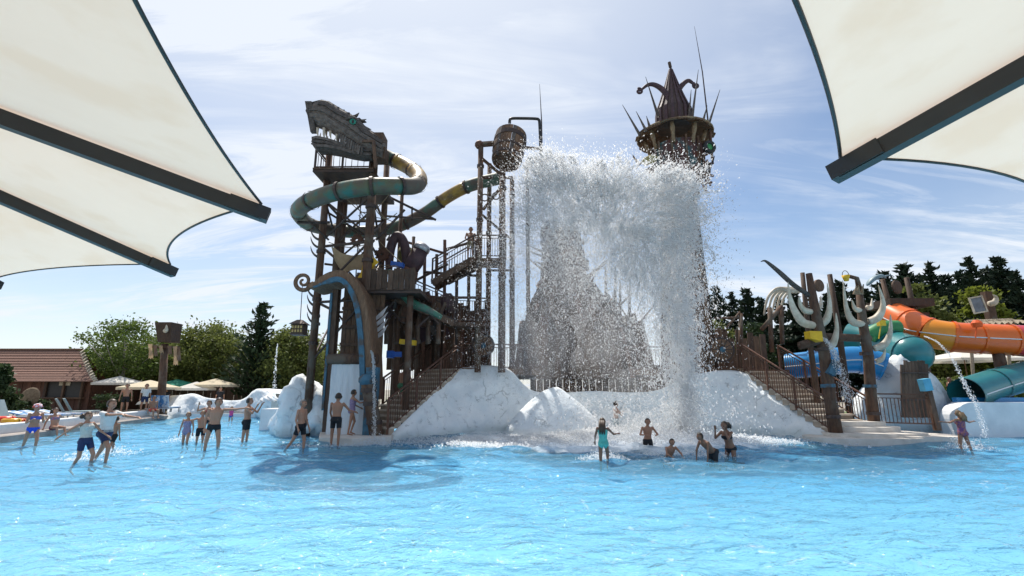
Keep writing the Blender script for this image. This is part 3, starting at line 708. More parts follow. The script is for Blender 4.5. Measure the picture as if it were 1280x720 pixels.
# ------------------------------------------------------------------ tube slide of the tower
def tubeslide(pts, r, label, mats, name='tube_slide', group=None, nseg=6, rib='steel', n=18, flr=1.14, cap=True):
    P = spline(pts, nseg); root = thing(name, label, 'slide', P[0], group); k = len(P)-1; ns = len(mats)
    for i, mm in enumerate(mats):
        a, c = int(round(i*k/ns)), int(round((i+1)*k/ns)); b = MB(); b.tube(P[a:c+1], r, n, cap=cap); s_ = b.build('tube_section', M[mm], root, smooth=True)
        d = (P[min(c, k)]-P[c-1]).normalized(); bb = MB(); bb.tube([P[c]-d*.06, P[c]+d*.06], r*flr, n, cap=False); bb.tube([P[c]-d*.06, P[c]+d*.06], r*1.005, n, cap=False); bb.build('flange', M[rib], root, smooth=False)
    return root
pts = [at(474, 192, 22.6), at(492, 200, 22.6), at(512, 210, 22.0), at(524, 222, 20.8), at(519, 232, 19.6), at(496, 233, 18.9), at(465, 233, 18.6), at(430, 238, 18.7), at(398, 247, 19.2), at(377, 258, 20.4), at(374, 268, 22.2), at(388, 281, 24.4), at(420, 288, 26.4), at(455, 290, 27.2), at(495, 284, 27.6), at(530, 267, 27.4), at(560, 246, 26.9), at(588, 232, 26.4), at(628, 222, 25.8)]
tubeslide(pts, .36, 'mottled green and gold tube slide winding round the dragon tower to the bucket frame', ['tubebrown', 'tubegold', 'tubegold', 'tubebrown', 'tubegreen', 'tubegreen', 'tubegreen', 'tubegreen', 'tubegreen', 'tubebrown', 'tubegreen', 'tubebrown', 'tubebrown', 'tubegold', 'tubebrown'])
# steel brackets carrying the slide
br = thing('slide_bracket', 'dark steel arm reaching from the tower to the far stretch of the winding tube', 'bracket', at(480, 262, 26))
brace(at(484, 245, 26), at(545, 275, 27), .07, br, name='arm'); brace(at(482, 270, 26), at(542, 274, 27), .06, br, name='arm'); brace(at(515, 258, 26.5), at(515, 276, 26.9), .05, br, name='strut')
br = thing('slide_bracket', 'dark steel arm reaching left from the tower to the tube bend', 'bracket', at(410, 278, 23))
brace(at(371, 278, 22), at(412, 278, 23), .07, br, name='arm'); brace(at(385, 276, 22.3), at(411, 300, 23), .05, br, name='strut')

# ------------------------------------------------------------------ prow shaped hood with curl
def prow():
    root = thing('prow_hood', 'curved timber prow hood with blue trim and curled tip beside the left landing', 'hood', at(440, 520, 22))
    Y0, Y1 = 20.9, 22.6
    arc = [(384, 357), (393, 353), (402, 346), (412, 341), (424, 339), (436, 343), (446, 354), (454, 370), (459, 390), (462, 415), (464, 445), (465, 480), (465, 500)]
    cv = spline([at(x, y, Y0) for x, y in arc], 4); dv = V((0, Y1-Y0, 0))
    b = MB(); R = []; k = len(cv)
    for i, p in enumerate(cv):
        t = (cv[min(i+1, k-1)]-cv[max(i-1, 0)]).normalized(); nn = V((t.z, 0, -t.x)); th = .10+.26*min(1, i/10)*(1 if i < 34 else 1)
        if nn.z > 0 and i < 5: pass
        R.append([p, p+nn*th, p+nn*th+dv, p+dv])
    b.loft(R); b.build('hull_shell', M['wood_brown'], root)
    for kx in range(5):        # planks on the outside of the hull along its length
        strip([p+V((0, (kx+.5)*(Y1-Y0)/5, 0))+V((0, 0, .02)) for p in cv], (Y1-Y0)/5-.03, .06, 'wood_brown', root, 'hull_plank', nrm=(-.3, 0, -1))
    # trim along the inner front edge
    tr = []
    for i in range(3, k):
        t = (cv[min(i+1, k-1)]-cv[max(i-1, 0)]).normalized(); nn = V((t.z, 0, -t.x)); tr.append(cv[i]+nn*(.12+.26*min(1, i/10)))
    strip([p+V((0, -.06, 0)) for p in tr], [.05+.17*min(1, i/9) for i in range(len(tr))], .12, 'cyanblue', root, 'trim', nrm=(0, -1, 0))
    # curl
    c = at(378, 351, Y0); b = MB(); pts = []; rr = []
    for i in range(40):
        t = i/39; a = rad(-60-560*t); r_ = .36*(1-t)+.06; pts.append(c+V((math.cos(a)*r_, .1, math.sin(a)*r_))); rr.append(.10-.05*t)
    pts = [cv[3]+V((0, .2, 0)), cv[1]+V((0, .15, 0))]+pts; rr = [.16, .13]+rr
    b.tube(pts, rr, 10); b.build('curl', M['wood_brown'], root, smooth=True)
    # inner left frame, back boards, cross beams
    x0 = at(419, 400, 21.6).x; x1 = cv[-1].x-.1
    zb = .3
    b = MB(); b.bar((x0, 21.5, zb), (x0, 21.5, at(419, 362, 21.5).z), .24, .3); b.build('side_post', M['wood'], root)
    b = MB(); b.bar((x0-.14, 21.33, 1.2), (x0-.14, 21.33, at(419, 366, 21.33).z), .09, .1); b.build('side_trim', M['cyanblue'], root)
    nb = 9
    for i in range(nb):
        x = x0+(i+.5)*(x1-x0)/nb; ztop = at(419, 352-6*math.sin(i/nb*3), 22.4).z
        b = MB(); b.box((x, 22.5, (ztop+2.9)/2), ((x1-x0)/nb-.02, .07, ztop-2.9)); b.build('back_board', M['wood_brown' if i % 3 else 'wood'], root)
    for py in (385, 408, 430):
        b = MB(); z = at(440, py, 22.3).z; b.box(((x0+x1)/2, 22.4, z), (x1-x0, .09, .14)); b.build('cross_board', M['wood'], root)
    b = MB(); z = at(440, 449, 21.4).z; b.tube([(x0-.1, 21.4, z), (x1+.1, 21.4, z)], .24, 12); b.build('sill_log', M['log'], root, smooth=True)
    b = MB(); b.bar((x1+.05, 21.0, .2), (x1+.05, 21.0, 3), .5, .4); b.build('foot_block', M['cyanblue'], root)
    # sheet of falling water under the log
    return root, x0, x1
pr, px0, px1 = prow()
b = MB()
P = []
for i in range(25):
    s = i/24; P.append([V((lerp(px0+.1, px1-.05, s), 21.35-.1*j/8+.05*fbm(V((s*14, j*.3, 2))), lerp(3.2, .1, j/12))) for j in range(13)])
b.grid(P)
M['falls'] = mat('falling_water', (.80, .84, .87), (.66, .73, .79), 7, .25, stretch=(3, 3, .25), trans=.3)
tag(b.build('water_curtain', M['falls'], None, True), 'thin white curtain of water falling below the log sill of the prow hood', 'water', kind='stuff')
# lantern
def lantern():
    p = at(375, 404, 20.9); root = thing('lantern', 'small shingled lantern house hanging from the curled prow tip', 'lantern', p)
    b = MB(); b.box(p+V((0, 0, -.28)), (.50, .5, .40)); b.build('cage', M['wood'], root)
    b = MB(); b.add([p+V((sx*.34, sy*.34, -.06)) for sx, sy in ((-1, -1), (1, -1), (1, 1), (-1, 1))]+[p+V((sx*.1, sy*.1, .14)) for sx, sy in ((-1, -1), (1, -1), (1, 1), (-1, 1))], [(0, 1, 5, 4), (1, 2, 6, 5), (2, 3, 7, 6), (3, 0, 4, 7), (4, 5, 6, 7), (3, 2, 1, 0)]); b.build('roof', M['steel'], root)
    b = MB(); b.box(p+V((0, 0, -.50)), (.56, .56, .06)); b.build('base', M['steel'], root)
    gl = mat('amber_glass', (.5, .35, .12), (.4, .25, .08), 9, .3)
    for i in range(4):
        for j in range(2):
            b = MB(); b.box(p+V((-.18+.12*i, -.255, -.36+.17*j)), (.07, .02, .11)); b.build('pane', gl, root)
    b = MB(); b.tube([p+V((0, 0, .12)), at(378, 357, 20.95)], .018, 6); b.build('chain', M['steel'], root)
lantern()

# clutter fixed to the dragon tower between the middle deck and the slide
def keg(c, r, h, parent, tilt=0, mt='wood_brown'):
    Rm = Matrix.Rotation(tilt, 3, 'Y'); b = MB(); b.lathe([(r*.82, -h/2), (r, -h*.2), (r, h*.2), (r*.82, h/2)], 14, c, Rm); o = b.build('barrel', M[mt], parent, smooth=False)
    for z in (-.3, .3):
        b = MB(); b.lathe([(r*.99, z*h-.04), (r*.99, z*h+.04)], 14, c, Rm); b.build('hoop', M['steel'], o)
for px, py, Y, r, h, ti in ((494, 352, 23.4, .36, .9, .2), (474, 352, 23.2, .30, .8, 0), (505, 390, 24.6, .42, 1.1, .1), (532, 396, 24.9, .40, 1.0, -.2), (482, 385, 24.2, .38, 1.0, .05), (450, 352, 23.6, .3, .8, .3), (546, 386, 25.8, .5, 1.2, .4), (560, 380, 25.6, .42, 1.0, -.3)): keg(at(px, py, Y), r, h, T, ti, rng.choice(['wood_brown', 'wood', 'rust', 'purple']))
for k in range(26):
    px, py, Y = rng.uniform(466, 560), rng.uniform(368, 425), rng.uniform(24.5, 26.6); q = at(px, py, Y); b = MB()
    b.box(q, (rng.uniform(.2, .8), .08, rng.uniform(.3, 1.1)), Matrix.Rotation(rng.uniform(-.6, .6), 3, 'Y') @ Matrix.Rotation(rng.uniform(-.5, .5), 3, 'Z')); b.build('scrap_board', M[rng.choice(['wood', 'rust', 'wood_grey', 'wood_brown', 'purple'])], T)
for (x0, y0, x1, y1) in ((470, 368, 500, 400), (500, 368, 470, 402), (520, 372, 548, 405), (548, 385, 520, 410), (406, 330, 470, 338), (404, 262, 466, 300), (466, 262, 424, 300), (470, 300, 506, 262), (430, 345, 468, 300)):
    brace(at(x0, y0, 23.4), at(x1, y1, 23.2), .06)
for k in range(7):      # curved timber knees under the middle deck
    x0 = 470+k*13; P = spline([at(x0, 430, 24.2), at(x0+1, 400, 24.2), at(x0+9, 378, 24.2)], 4); b = MB(); b.tube(P, [.13, .12, .12, .11, .11, .10, .09, .08, .07], 8); b.build('knee', M['log'], T, smooth=True)
for k in range(9):      # slack ropes
    a_ = at(rng.uniform(410, 470), rng.uniform(228, 330), rng.uniform(22.3, 25)); c_ = at(rng.uniform(470, 520), rng.uniform(240, 350), rng.uniform(22.5, 25)); b = MB()
    b.tube([lerp(a_, c_, s)+V((0, 0, -.5*math.sin(math.pi*s))) for s in [i/8 for i in range(9)]], .022, 5); b.build('rope', M['rope'], T)
for (px, py, Y, r) in ((478, 318, 24.6, .34), (446, 300, 23, .26), (424, 352, 23.4, .3)):
    c_ = at(px, py, Y); b = MB(); n_ = 12; b.lathe([(r, -.05), (r, .05), (r*.3, .06), (r*.3, -.06), (r, -.05)], 16, c_, Matrix.Rotation(rad(80), 3, 'X'), cap=False)
    for i in range(n_): a = 2*math.pi*i/n_; b.box(c_+V((math.cos(a)*r*1.06, 0, math.sin(a)*r*1.06)), (.09, .08, .09), Matrix.Rotation(-a, 3, 'Y'))
    b.build('gear', M['rust'], T)

# boarded and piped mass below the landing next to the bucket posts
for i in range(17):
    x = at(540, 420, 26.7).x+i*.19; h = rng.uniform(2.6, 3.5); b = MB(); b.box((x, 26.75+.05*(i % 2), deckz+h/2), (.21, .07, h), Matrix.Rotation(rng.uniform(-.04, .04), 3, 'Y')); b.build('wall_board', M[rng.choice(['wood', 'wood_brown', 'rust'])], T)
for px, p0, p1, Y in ((556, 430, 300, 25.9), (571, 430, 330, 25.5), (586, 440, 322, 25.8), (546, 420, 318, 26.2), (517, 400, 296, 25.6), (531, 400, 318, 26.0)):
    a_, c_ = at(px, p0, Y), at(px, p1, Y); b = MB(); b.tube([V((a_.x, Y, deckz-.1)), c_], .09, 8); b.build('pipe', M[rng.choice(['rust', 'steel', 'log'])], T, smooth=True)
for (x0, y0, x1, y1, Y) in ((545, 372, 600, 372, 25.4), (517, 352, 560, 330, 25.7), (530, 340, 600, 345, 25.8), (560, 355, 600, 335, 25.6), (500, 300, 560, 318, 26.2), (556, 312, 600, 300, 26.0)):
    brace(at(x0, y0, Y), at(x1, y1, Y), .075, T, rng.choice(['log', 'rust', 'steel']))
# ------------------------------------------------------------------ upper flights
u0 = at(540, 352, 25.0); u1 = at(592, 322, 25.0); us = V((0, 1.3, 0))
stair(u0, u1, us, 9, 'dark open stair flight rising from the middle deck towards the bucket frame', 'wood', 'wood', riser=True)
ld = V((u1.x, u1.y, u1.z)); le = at(632, 322, 25.0)
railing([u0, u1, V((le.x, 25.0, u1.z))], 'dark stair railing of the flight rising to the bucket frame, front side', 'upper flight railings', h=1.25, mt='steel')
railing([u0+us, u1+us], 'dark stair railing of the flight rising to the bucket frame, back side', 'upper flight railings', h=1.25, mt='steel')
b = MB(); b.slab([(u1.x, 25), (le.x, 25), (le.x, 26.4), (u1.x, 26.4)], u1.z-.22, u1.z-.02); solo(b, 'bridge', M['wood'], 'short dark footbridge joining the rising flight to the bucket frame posts', 'bridge')
l1 = V((at(490, 362, 23.6).x, 23.6, dz2)); l0 = at(568, 402, 24.2); lsd = V((0, 1.3, 0))
stair(l0, l1, lsd, 11, 'dark open stair flight descending from the middle deck to the main deck', 'wood', 'wood')
railing([l1, l0, l0+V((1.6, .3, 0))], 'dark stair railing of the flight descending to the main deck, front side', 'upper flight railings', h=1.25, mt='steel')
b = MB(); b.slab([l0.xy, (l0+V((1.7, .3, 0))).xy, (l0+V((1.7, 1.8, 0))).xy, (l0+V((0, 1.4, 0))).xy], l0.z-.2, l0.z-.02); solo(b, 'stair_landing', M['wood'], 'dark timber landing below the descending flight', 'landing')
# green flume plank along the descending flight
b = MB(); pts = spline([at(486, 338, 23.3), at(500, 362, 23.2), at(516, 379, 23.2), at(532, 386, 23.2), at(552, 397, 23.3)], 6)
tailm = mat('green_tail', (.08, .13, .10), (.05, .20, .13), 3, .5, bump=.02, c3=(.12, .12, .1), s3=2)
b.tube(pts, [.12+.10*math.sin(math.pi*i/(len(pts)-1)) for i in range(len(pts))], 10); solo(b, 'serpent_rail', tailm, 'green mottled serpent body laid along the descending stair flight', 'serpent', smooth=True)
# purple horned barrels by the middle deck
R_ = thing('purple_cannon', 'purple barrel cannon with silver cap pointing up beside the descending flight', 'cannon', at(512, 345, 24.5))
p0, p1 = at(513, 338, 24.5), at(526, 313, 24.5); b = MB(); b.tube([p0, lerp(p0, p1, .5), p1], [.38, .46, .40], 14); b.build('barrel', M['purple'], R_, smooth=True)
d = (p1-p0).normalized(); b = MB(); b.tube([p1, p1+d*.18, p1+d*.34, p1+d*.42], [.44, .44, .34, .12], 14); b.build('cap', M['silver'], R_, smooth=True)
b = MB(); b.tube([p0-d*.5, p0+d*.05], [.6, .42], 14); b.build('base', M['rust'], R_, smooth=True)
b = MB(); b.tube([at(512, 325, 24.2), at(519, 296, 24.2)], [.06, .02], 6); b.build('spike', M['wood'], R_)
b = MB(); pts = spline([at(486, 342, 24.9), at(488, 312, 24.9), at(496, 295, 24.9), at(505, 304, 24.9), at(509, 330, 24.9)], 6)
b.tube(pts, [.16, .18, .20, .22, .24, .25]+[.25]*(len(pts)-6), 12); solo(b, 'purple_horn', M['purple'], 'dark purple hooped horn standing behind the middle deck', 'horn', smooth=True)
b = MB(); b.lathe([(.34, 0), (.42, .3), (.42, .6), (.34, .9), (.05, .9)], 14, at(506, 330, 25.6)); solo(b, 'keg', mat('olive', (.16, .14, .04), (.1, .09, .03)), 'olive green keg behind the purple cannon', 'keg', smooth=True)
b = MB(); q = at(497, 331, 23.8); b.box(q, (.62, .4, .22), Matrix.Rotation(.15, 3, 'Y')); solo(b, 'blue_box', M['blue'], 'small blue box lying on the middle deck under the purple horn', 'box')
b = MB(); q = at(455, 330, 22.6)
P = []
for i in range(7): P.append([lerp(at(447, 347, 22.6), at(461, 315, 22.6), i/6)+V((.12*j, .1*math.sin(i*1.3), -.02*j*i)) for j in range(5)])
b.grid(P); solo(b, 'pennant', M['yellow'], 'yellow patterned pennant cloth hung behind the prow hood', 'pennant', smooth=True)
# feather-like grey blades under the deck
for k in range(4):
    b = MB(); q = at(470, 398+k*8, 22.1); b.loft([[q+V((0, 0, -.1)), q+V((.0, 0, .1)), q+V((.02, .05, 0))], [q+V((.3, 0, .12)), q+V((.33, 0, .42)), q+V((.33, .06, .3))], [q+V((.5, 0, .55)), q+V((.52, 0, .6)), q+V((.52, .03, .58))]])
    solo(b, 'blade', M['silver'], 'grey feather-shaped blade fixed beside the prow hood', 'blade', 'grey blades beside the prow hood')

# ------------------------------------------------------------------ bucket frame
BT = thing('bucket_tower', 'dark log frame with braces that carries the big tipping bucket', 'frame', at(612, 450, 25))
for px, py, Y, r in ((601, 182, 25.0, .17), (612, 205, 26.8, .15), (628, 212, 25.2, .20), (640, 222, 26.8, .16), (659, 200, 26, .12)):
    t = at(px, py, Y); col((t.x, Y, deckz-.2), t, r, BT, bands=(.45, .65, .9))
brace(at(601, 197, 25), at(626, 218, 25.1), .09, BT, 'log'); brace(at(628, 232, 25.2), at(604, 262, 25.1), .09, BT, 'log')
brace(at(601, 222, 25), at(640, 222, 26.8), .09, BT, 'log'); brace(at(602, 268, 25), at(640, 300, 26.8), .07, BT); brace(at(602, 330, 25), at(628, 330, 25.2), .07, BT); brace(at(612, 338, 26.8), at(640, 338, 26.8), .07, BT)
brace(at(596, 181, 25), at(622, 179, 25.2), .16, BT, 'log', 'pivot_beam'); brace(at(648, 184, 25.3), at(676, 186, 25.6), .09, BT, 'log', 'pivot_beam')
b = MB(); b.ball(at(599, 181, 25), .26, 10); b.build('pivot_knob', M['rust'], BT, smooth=True)
for px, py in ((606, 247), (620, 245)):
    b = MB(); c = at(px, py, 25); b.tube([c+V((.2*math.cos(a), 0, .2*math.sin(a))) for a in [2*math.pi*i/12 for i in range(13)]], .04, 6, cap=False); b.build('ring', M['steel'], BT, smooth=True)
tusk(at(596, 322, 24.9), (-.5, -.3, -.7), .9, .09, BT, .4, mt='wood'); tusk(at(598, 330, 24.9), (-.3, -.3, -.9), .9, .08, BT, .3, mt='wood_grey')
def bucket():
    c = at(636, 186, 25.2); root = thing('tipping_bucket', 'big wooden stave bucket with dark hoops tipping on the log frame', 'bucket', c)
    Rm = Matrix.Rotation(rad(8), 3, 'Y') @ Matrix.Rotation(rad(-16), 3, 'X'); n = 26
    H = 2.0
    def ring(z):
        f = z/H+.5; return .80+.10*f+.05*math.sin(f*math.pi)
    for i in range(n):
        a0, a1 = 2*math.pi*(i+.03)/n, 2*math.pi*(i+.97)/n; b = MB(); R = []
        for z in (-1.0, -.5, 0, .5, 1.0):
            r = ring(z); R.append([c+Rm @ V((rr*math.cos(a), rr*math.sin(a), z)) for rr, a in ((r, a0), (r, a1), (r-.07, a1), (r-.07, a0))])
        b.loft(R); b.build('stave', M['wood_brown' if i % 4 else 'wood_grey'], root)
    for z, h in ((-.8, .16), (-.25, .12), (.55, .30)):
        b = MB(); prof = [(ring(z-h/2)+.03, z-h/2), (ring(z+h/2)+.03, z+h/2), (ring(z+h/2)-.01, z+h/2), (ring(z-h/2)-.01, z-h/2), (ring(z-h/2)+.03, z-h/2)]
        b.lathe(prof, n, c, Rm, cap=False); b.build('hoop', M['steel'], root)
    b = MB(); b.lathe([(.72, -.86), (.72, -.80)], n, c, Rm); b.build('bottom_board', M['wood'], root)
    return root
bucket()
R_ = thing('filler_pipe', 'black bent filler pipe pouring into the tipping bucket', 'pipe', at(676, 190, 25.6))
b = MB(); b.tube(spline([at(637, 154, 25.4), at(637.5, 149.5, 25.4), at(641, 148, 25.4), at(655, 148, 25.5), at(670, 148.5, 25.6), at(673.5, 150, 25.6), at(674.5, 155, 25.6), at(676, 190, 25.6)], 5), .085, 10); b.build('pipe', M['black'], R_, smooth=True)
b = MB(); b.tube([at(637, 154, 25.4), at(637, 164, 25.4)], [.04, .06], 8); b.build('trickle', M['falls'], R_, smooth=True)
b = MB(); b.tube([at(677.5, 190, 25.7), at(677, 152, 25.7), at(674.5, 105, 25.7)], [.045, .035, .008], 6); solo(b, 'antenna_rod', M['steel'], 'thin antenna rod beside the black filler pipe', 'antenna')

# ------------------------------------------------------------------ central timber hut, seen through the splash
HB = thing('timber_hut', 'dark steep timber hut of overlapping boards standing behind the splash', 'hut', (4.2, 30, deckz))
hc = V((3.9, 30, 0)); prof = [(deckz-.2, 4.1), (5.6, 3.6), (7.0, 2.5), (8.8, 1.5), (10.4, 1.25), (12.2, 1.1)]
hx = [.5, .35, .0, -.5, -.65, -.7]
for k in range(len(prof)-1):
    (z0, r0), (z1, r1) = prof[k], prof[k+1]; n = 30-4*k
    for i in range(n):
        a = math.pi*(1+(i+.5)/n)+.0; w = math.pi*r0/n*1.02; j = rng.uniform(-.9, .9); off = .05*(i % 2)
        p = hc+V((hx[k]+math.cos(a)*(r0+off), math.sin(a)*(r0+off)*.8, z0-.25)); q = hc+V((hx[k+1]+rng.uniform(-.12, .12)+math.cos(a)*(r1+off), math.sin(a)*(r1+off)*.8, z1+j))
        b = MB(); b.bar(p, q, w, .07, w*r1/r0*1.05, .07); b.build('board', M[rng.choice(['wood', 'wood', 'wood', 'steel', 'rust'])], HB)
b = MB(); b.loft([[hc+V((hx[k]+(r-.15)*math.cos(2*math.pi*i/20), (r-.15)*.8*math.sin(2*math.pi*i/20), z)) for i in range(20)] for k, (z, r) in enumerate(prof)]); b.build('core', M['wood'], HB)
for k in range(46):
    a = math.pi*(1+rng.random()); z = rng.uniform(deckz+.6, 12); r = float(np.interp(z, [p_[0] for p_ in prof], [p_[1] for p_ in prof]))+.15; x_ = float(np.interp(z, [p_[0] for p_ in prof], hx)); q = hc+V((x_+math.cos(a)*r, math.sin(a)*r*.8, z))
    b = MB(); b.box(q, (rng.uniform(.3, 1.3), .12, rng.uniform(.12, .9)), Matrix.Rotation(a+math.pi/2, 3, 'Z') @ Matrix.Rotation(rng.uniform(-.7, .7), 3, 'Y')); b.build('patch_board', M[rng.choice(['wood_brown', 'rust', 'wood', 'steel', 'purple'])], HB)
for k in range(14):
    a = math.pi*(1+rng.random()); z = rng.uniform(5, 12); r = float(np.interp(z, [p_[0] for p_ in prof], [p_[1] for p_ in prof])); x_ = float(np.interp(z, [p_[0] for p_ in prof], hx)); q = hc+V((x_+math.cos(a)*r, math.sin(a)*r*.8, z))
    b = MB(); b.tube([q, q+V((math.cos(a)*1.2, -.5, rng.uniform(.2, 1.4)))], [.09, .03], 6); b.build('spar', M['log'], HB)
b = MB(); b.tube([hc+V((0, 0, 11)), hc+V((.2, 0, 14.5))], [.18, .06], 8); b.build('mast', M['log'], HB)
for px, py, py2 in ((757, 378, 335), (769, 392, 333), (775, 398, 350), (787, 402, 352)):
    p, q = at(px, py+20, 29), at(px, py2, 29); b = MB(); b.tube([p, q], [.13, .05], 7); b.build('stake', M['wood_grey'], HB)
# round shield like disc and rope pulleys by the deck front (left of splash)
for i, (px, py, Y, r, lab) in enumerate(((604, 432, 25.9, .55, 'round ribbed shield hung on the deck railing left of the splash'), (902, 437, 25.9, .60, 'round gear-like shield hung on the deck railing right of the splash'))):
    c = at(px, py, Y-.35); root = thing('shield', lab, 'shield', c, 'round shields'); Rx = Matrix.Rotation(rad(90), 3, 'X')
    b = MB(); b.lathe([(r, -.05), (r, .05), (r*.8, .09), (.02, .10)], 22, c, Rx); b.build('disc', M['wood_brown'], root)
    b = MB(); b.lathe([(r+.06, -.06), (r+.06, .08), (r-.04, .08), (r-.04, -.06)], 22, c, Rx, cap=False); b.build('rim', M['steel'], root)
    for k in range(12):
        a = 2*math.pi*k/12; b = MB(); b.bar(c+V((.15*math.cos(a), -.11, .15*math.sin(a))), c+V((r*.85*math.cos(a), -.09, r*.85*math.sin(a))), .04, .04); b.build('spoke', M['steel'], root)
    b = MB(); b.ball(c+V((0, -.1, 0)), .16, 10); b.build('boss', M['cyanblue'], root, smooth=True)

# ------------------------------------------------------------------ hat tower
def hat_tower():
    Yt = 27.0; c = at(845, 240, Yt); cx_ = at(850, 380, Yt).x
    root = thing('hat_tower', 'tall timber tower with pointed hat roof, spikes and a wide shingled eave', 'tower', (cx_, Yt, deckz))
    # the shaft leans slightly
    bs = V((at(853, 400, Yt).x+.15, Yt, deckz-.2)); tp = at(843, 172, Yt)
    n = 14
    for i in range(n):
        a = 2*math.pi*i/n; w = .40
        p = bs+V((math.cos(a)*1.25, math.sin(a)*1.25, 0)); q = lerp(bs, tp, .80)+V((math.cos(a)*.80, math.sin(a)*.80, rng.uniform(-.3, .3)))
        b = MB(); b.bar(p, q, .52, .10, .34, .10); b.build('shaft_board', M['wood' if i % 3 else 'wood_brown'], root)
    for f in (.15, .35, .55, .72):
        cc = lerp(bs, tp, f); r = lerp(1.34, .86, f/.8); b = MB(); b.tube([cc+V((r*math.cos(k*math.pi/8), r*math.sin(k*math.pi/8), 0)) for k in range(17)], .08, 6, cap=False); b.build('band', M['steel'], root)
    # cabin
    zc0 = at(843, 236, Yt).z; zc1 = at(843, 186, Yt).z
    cb = V((tp.x+.1, Yt, 0))
    junk = mat('rag_and_rust', (.13, .045, .035), (.06, .05, .055), 2.2, .8, bump=.03, c3=(.05, .12, .13), s3=1.3)
    b = MB(); b.lathe([(1.05, zc0), (1.35, zc0+.5), (1.5, zc0+1.2), (1.45, zc1), (.2, zc1+.3)], 12, cb); b.build('cabin', junk, root)
    for i in range(12):
        a = 2*math.pi*i/12; b = MB(); b.bar(cb+V((1.42*math.cos(a), 1.42*math.sin(a), zc0+.3)), cb+V((1.55*math.cos(a), 1.55*math.sin(a), zc1+.1)), .10); b.build('cabin_post', M['log'], root)
    for i in range(16):
        a = 2*math.pi*i/16+.1; b = MB(); r = rng.uniform(1.35, 1.75); q = cb+V((r*math.cos(a), r*math.sin(a), zc0+rng.uniform(0, 1.9))); b.box(q, (rng.uniform(.15, .5), .12, rng.uniform(.2, .7)), Matrix.Rotation(a, 3, 'Z') @ Matrix.Rotation(rng.uniform(-.5, .5), 3, 'Y')); b.build('scrap_plate', [M['rust'], M['wood'], M['wood_grey'], M['steel']][i % 4], root)
    # bracket frame on the slide side with wheel
    for p, q in (((874, 183), (888, 232)), ((866, 190), (880, 236)), ((888, 165), (891, 205)), ((868, 200), (890, 190)), ((870, 215), (892, 220)), ((872, 228), (890, 228)), ((884, 200), (882, 240))):
        brace(at(*p, Yt-1.2), at(*q, Yt-1.2), .07, root, 'rust', 'bracket')
    wc = at(886.5, 184, Yt-1.7); Rx = Matrix.Rotation(rad(90), 3, 'X') @ Matrix.Rotation(rad(18), 3, 'Y')
    w_ = MB(); w_.lathe([(.22, -.12), (.36, -.14), (.40, -.05), (.40, .05), (.36, .14), (.22, .12), (.22, -.12)], 20, wc, Rx, cap=False); wo = w_.build('wheel', M['black'], root, smooth=True)
    b = MB(); b.lathe([(.21, -.04), (.21, .04), (.05, .1)], 16, wc, Rx); b.build('hub', M['green'], wo)
    # eave: shingled shallow cone, boards as separate pieces
    ez = at(843, 171, Yt).z; ec = V((at(843, 171, Yt).x, Yt, ez)); n = 28
    for i in range(n):
        a0, a1 = 2*math.pi*i/n, 2*math.pi*(i+.96)/n; r = 2.25+rng.uniform(-.10, .12); b = MB()
        def pp(rr, a, dz): return ec+V((rr*math.cos(a), rr*math.sin(a), dz))
        dz = rng.uniform(-.05, .05)
        b.add([pp(r, a0, -.10+dz), pp(r, a1, -.10+dz), pp(.9, a1, .62), pp(.9, a0, .62), pp(r, a0, -.03+dz), pp(r, a1, -.03+dz), pp(.9, a1, .72), pp(.9, a0, .72)], [(3, 2, 1, 0), (4, 5, 6, 7), (0, 1, 5, 4), (1, 2, 6, 5), (2, 3, 7, 6), (3, 0, 4, 7)])
        b.build('eave_board', M['wood_brown' if i % 3 else 'wood'], root)
    b = MB(); b.tube([ec+V((2.2*math.cos(k*math.pi/14), 2.2*math.sin(k*math.pi/14), 0)) for k in range(29)], .06, 6, cap=False); b.build('eave_fringe', M['rope'], root)
    for i in range(8):
        a = rad(22.5+45*i); b = MB(); p = ec+V((1.75*math.cos(a), 1.75*math.sin(a), .05)); q = ec+V((1.45*math.cos(a), 1.45*math.sin(a), -1.1)); b.tube([p, lerp(p, q, .3), lerp(p, q, .6), q], [.11, .15, .10, .13], 8); b.build('rope_column', M['rope'], root, smooth=True)
    # hat: flaring concave four sided cone with upturned corner horns
    hb = ez+.55; R = []
    tipz = at(838, 82, Yt).z; tipx = at(838, 82, Yt).x-ec.x; Hh = tipz-hb
    for t in np.linspace(0, 1, 14):
        r = 1.10*(1-.10*t) if t < .25 else max(.05, 1.07*(1-((t-.25)/.75)**.85)); ring = []
        for k in range(16):
            a = 2*math.pi*k/16; ring.append(ec+V((tipx*t+r*math.cos(a), r*math.sin(a), .55+Hh*t)))
        R.append(ring)
    b = MB(); b.loft(R); ht = b.build('hat', mat('hat_leather', (.085, .05, .042), (.045, .03, .028), 3, .6, bump=.02), root, smooth=True)
    for k in range(9):
        a = math.pi+math.pi*(k+.5)/9; strip([R[i][0]*0+ec+V((tipx*t+(((1.10*(1-.10*t) if t < .25 else max(.05, 1.07*(1-((t-.25)/.75)**.85)))+.03)*math.cos(a)), ((1.10*(1-.10*t) if t < .25 else max(.05, 1.07*(1-((t-.25)/.75)**.85)))+.03)*math.sin(a), .55+Hh*t)) for i, t in enumerate(np.linspace(0, .93, 12))], [.20*(1-.8*t) for t in np.linspace(0, 1, 12)], .04, 'purple', root, 'hat_board', nrm=(math.cos(a), math.sin(a), .2))
    b = MB(); b.tube([at(838, 84, Yt), at(836.5, 78, Yt)], .10, 8); b.build('finial', M['wood'], ht)
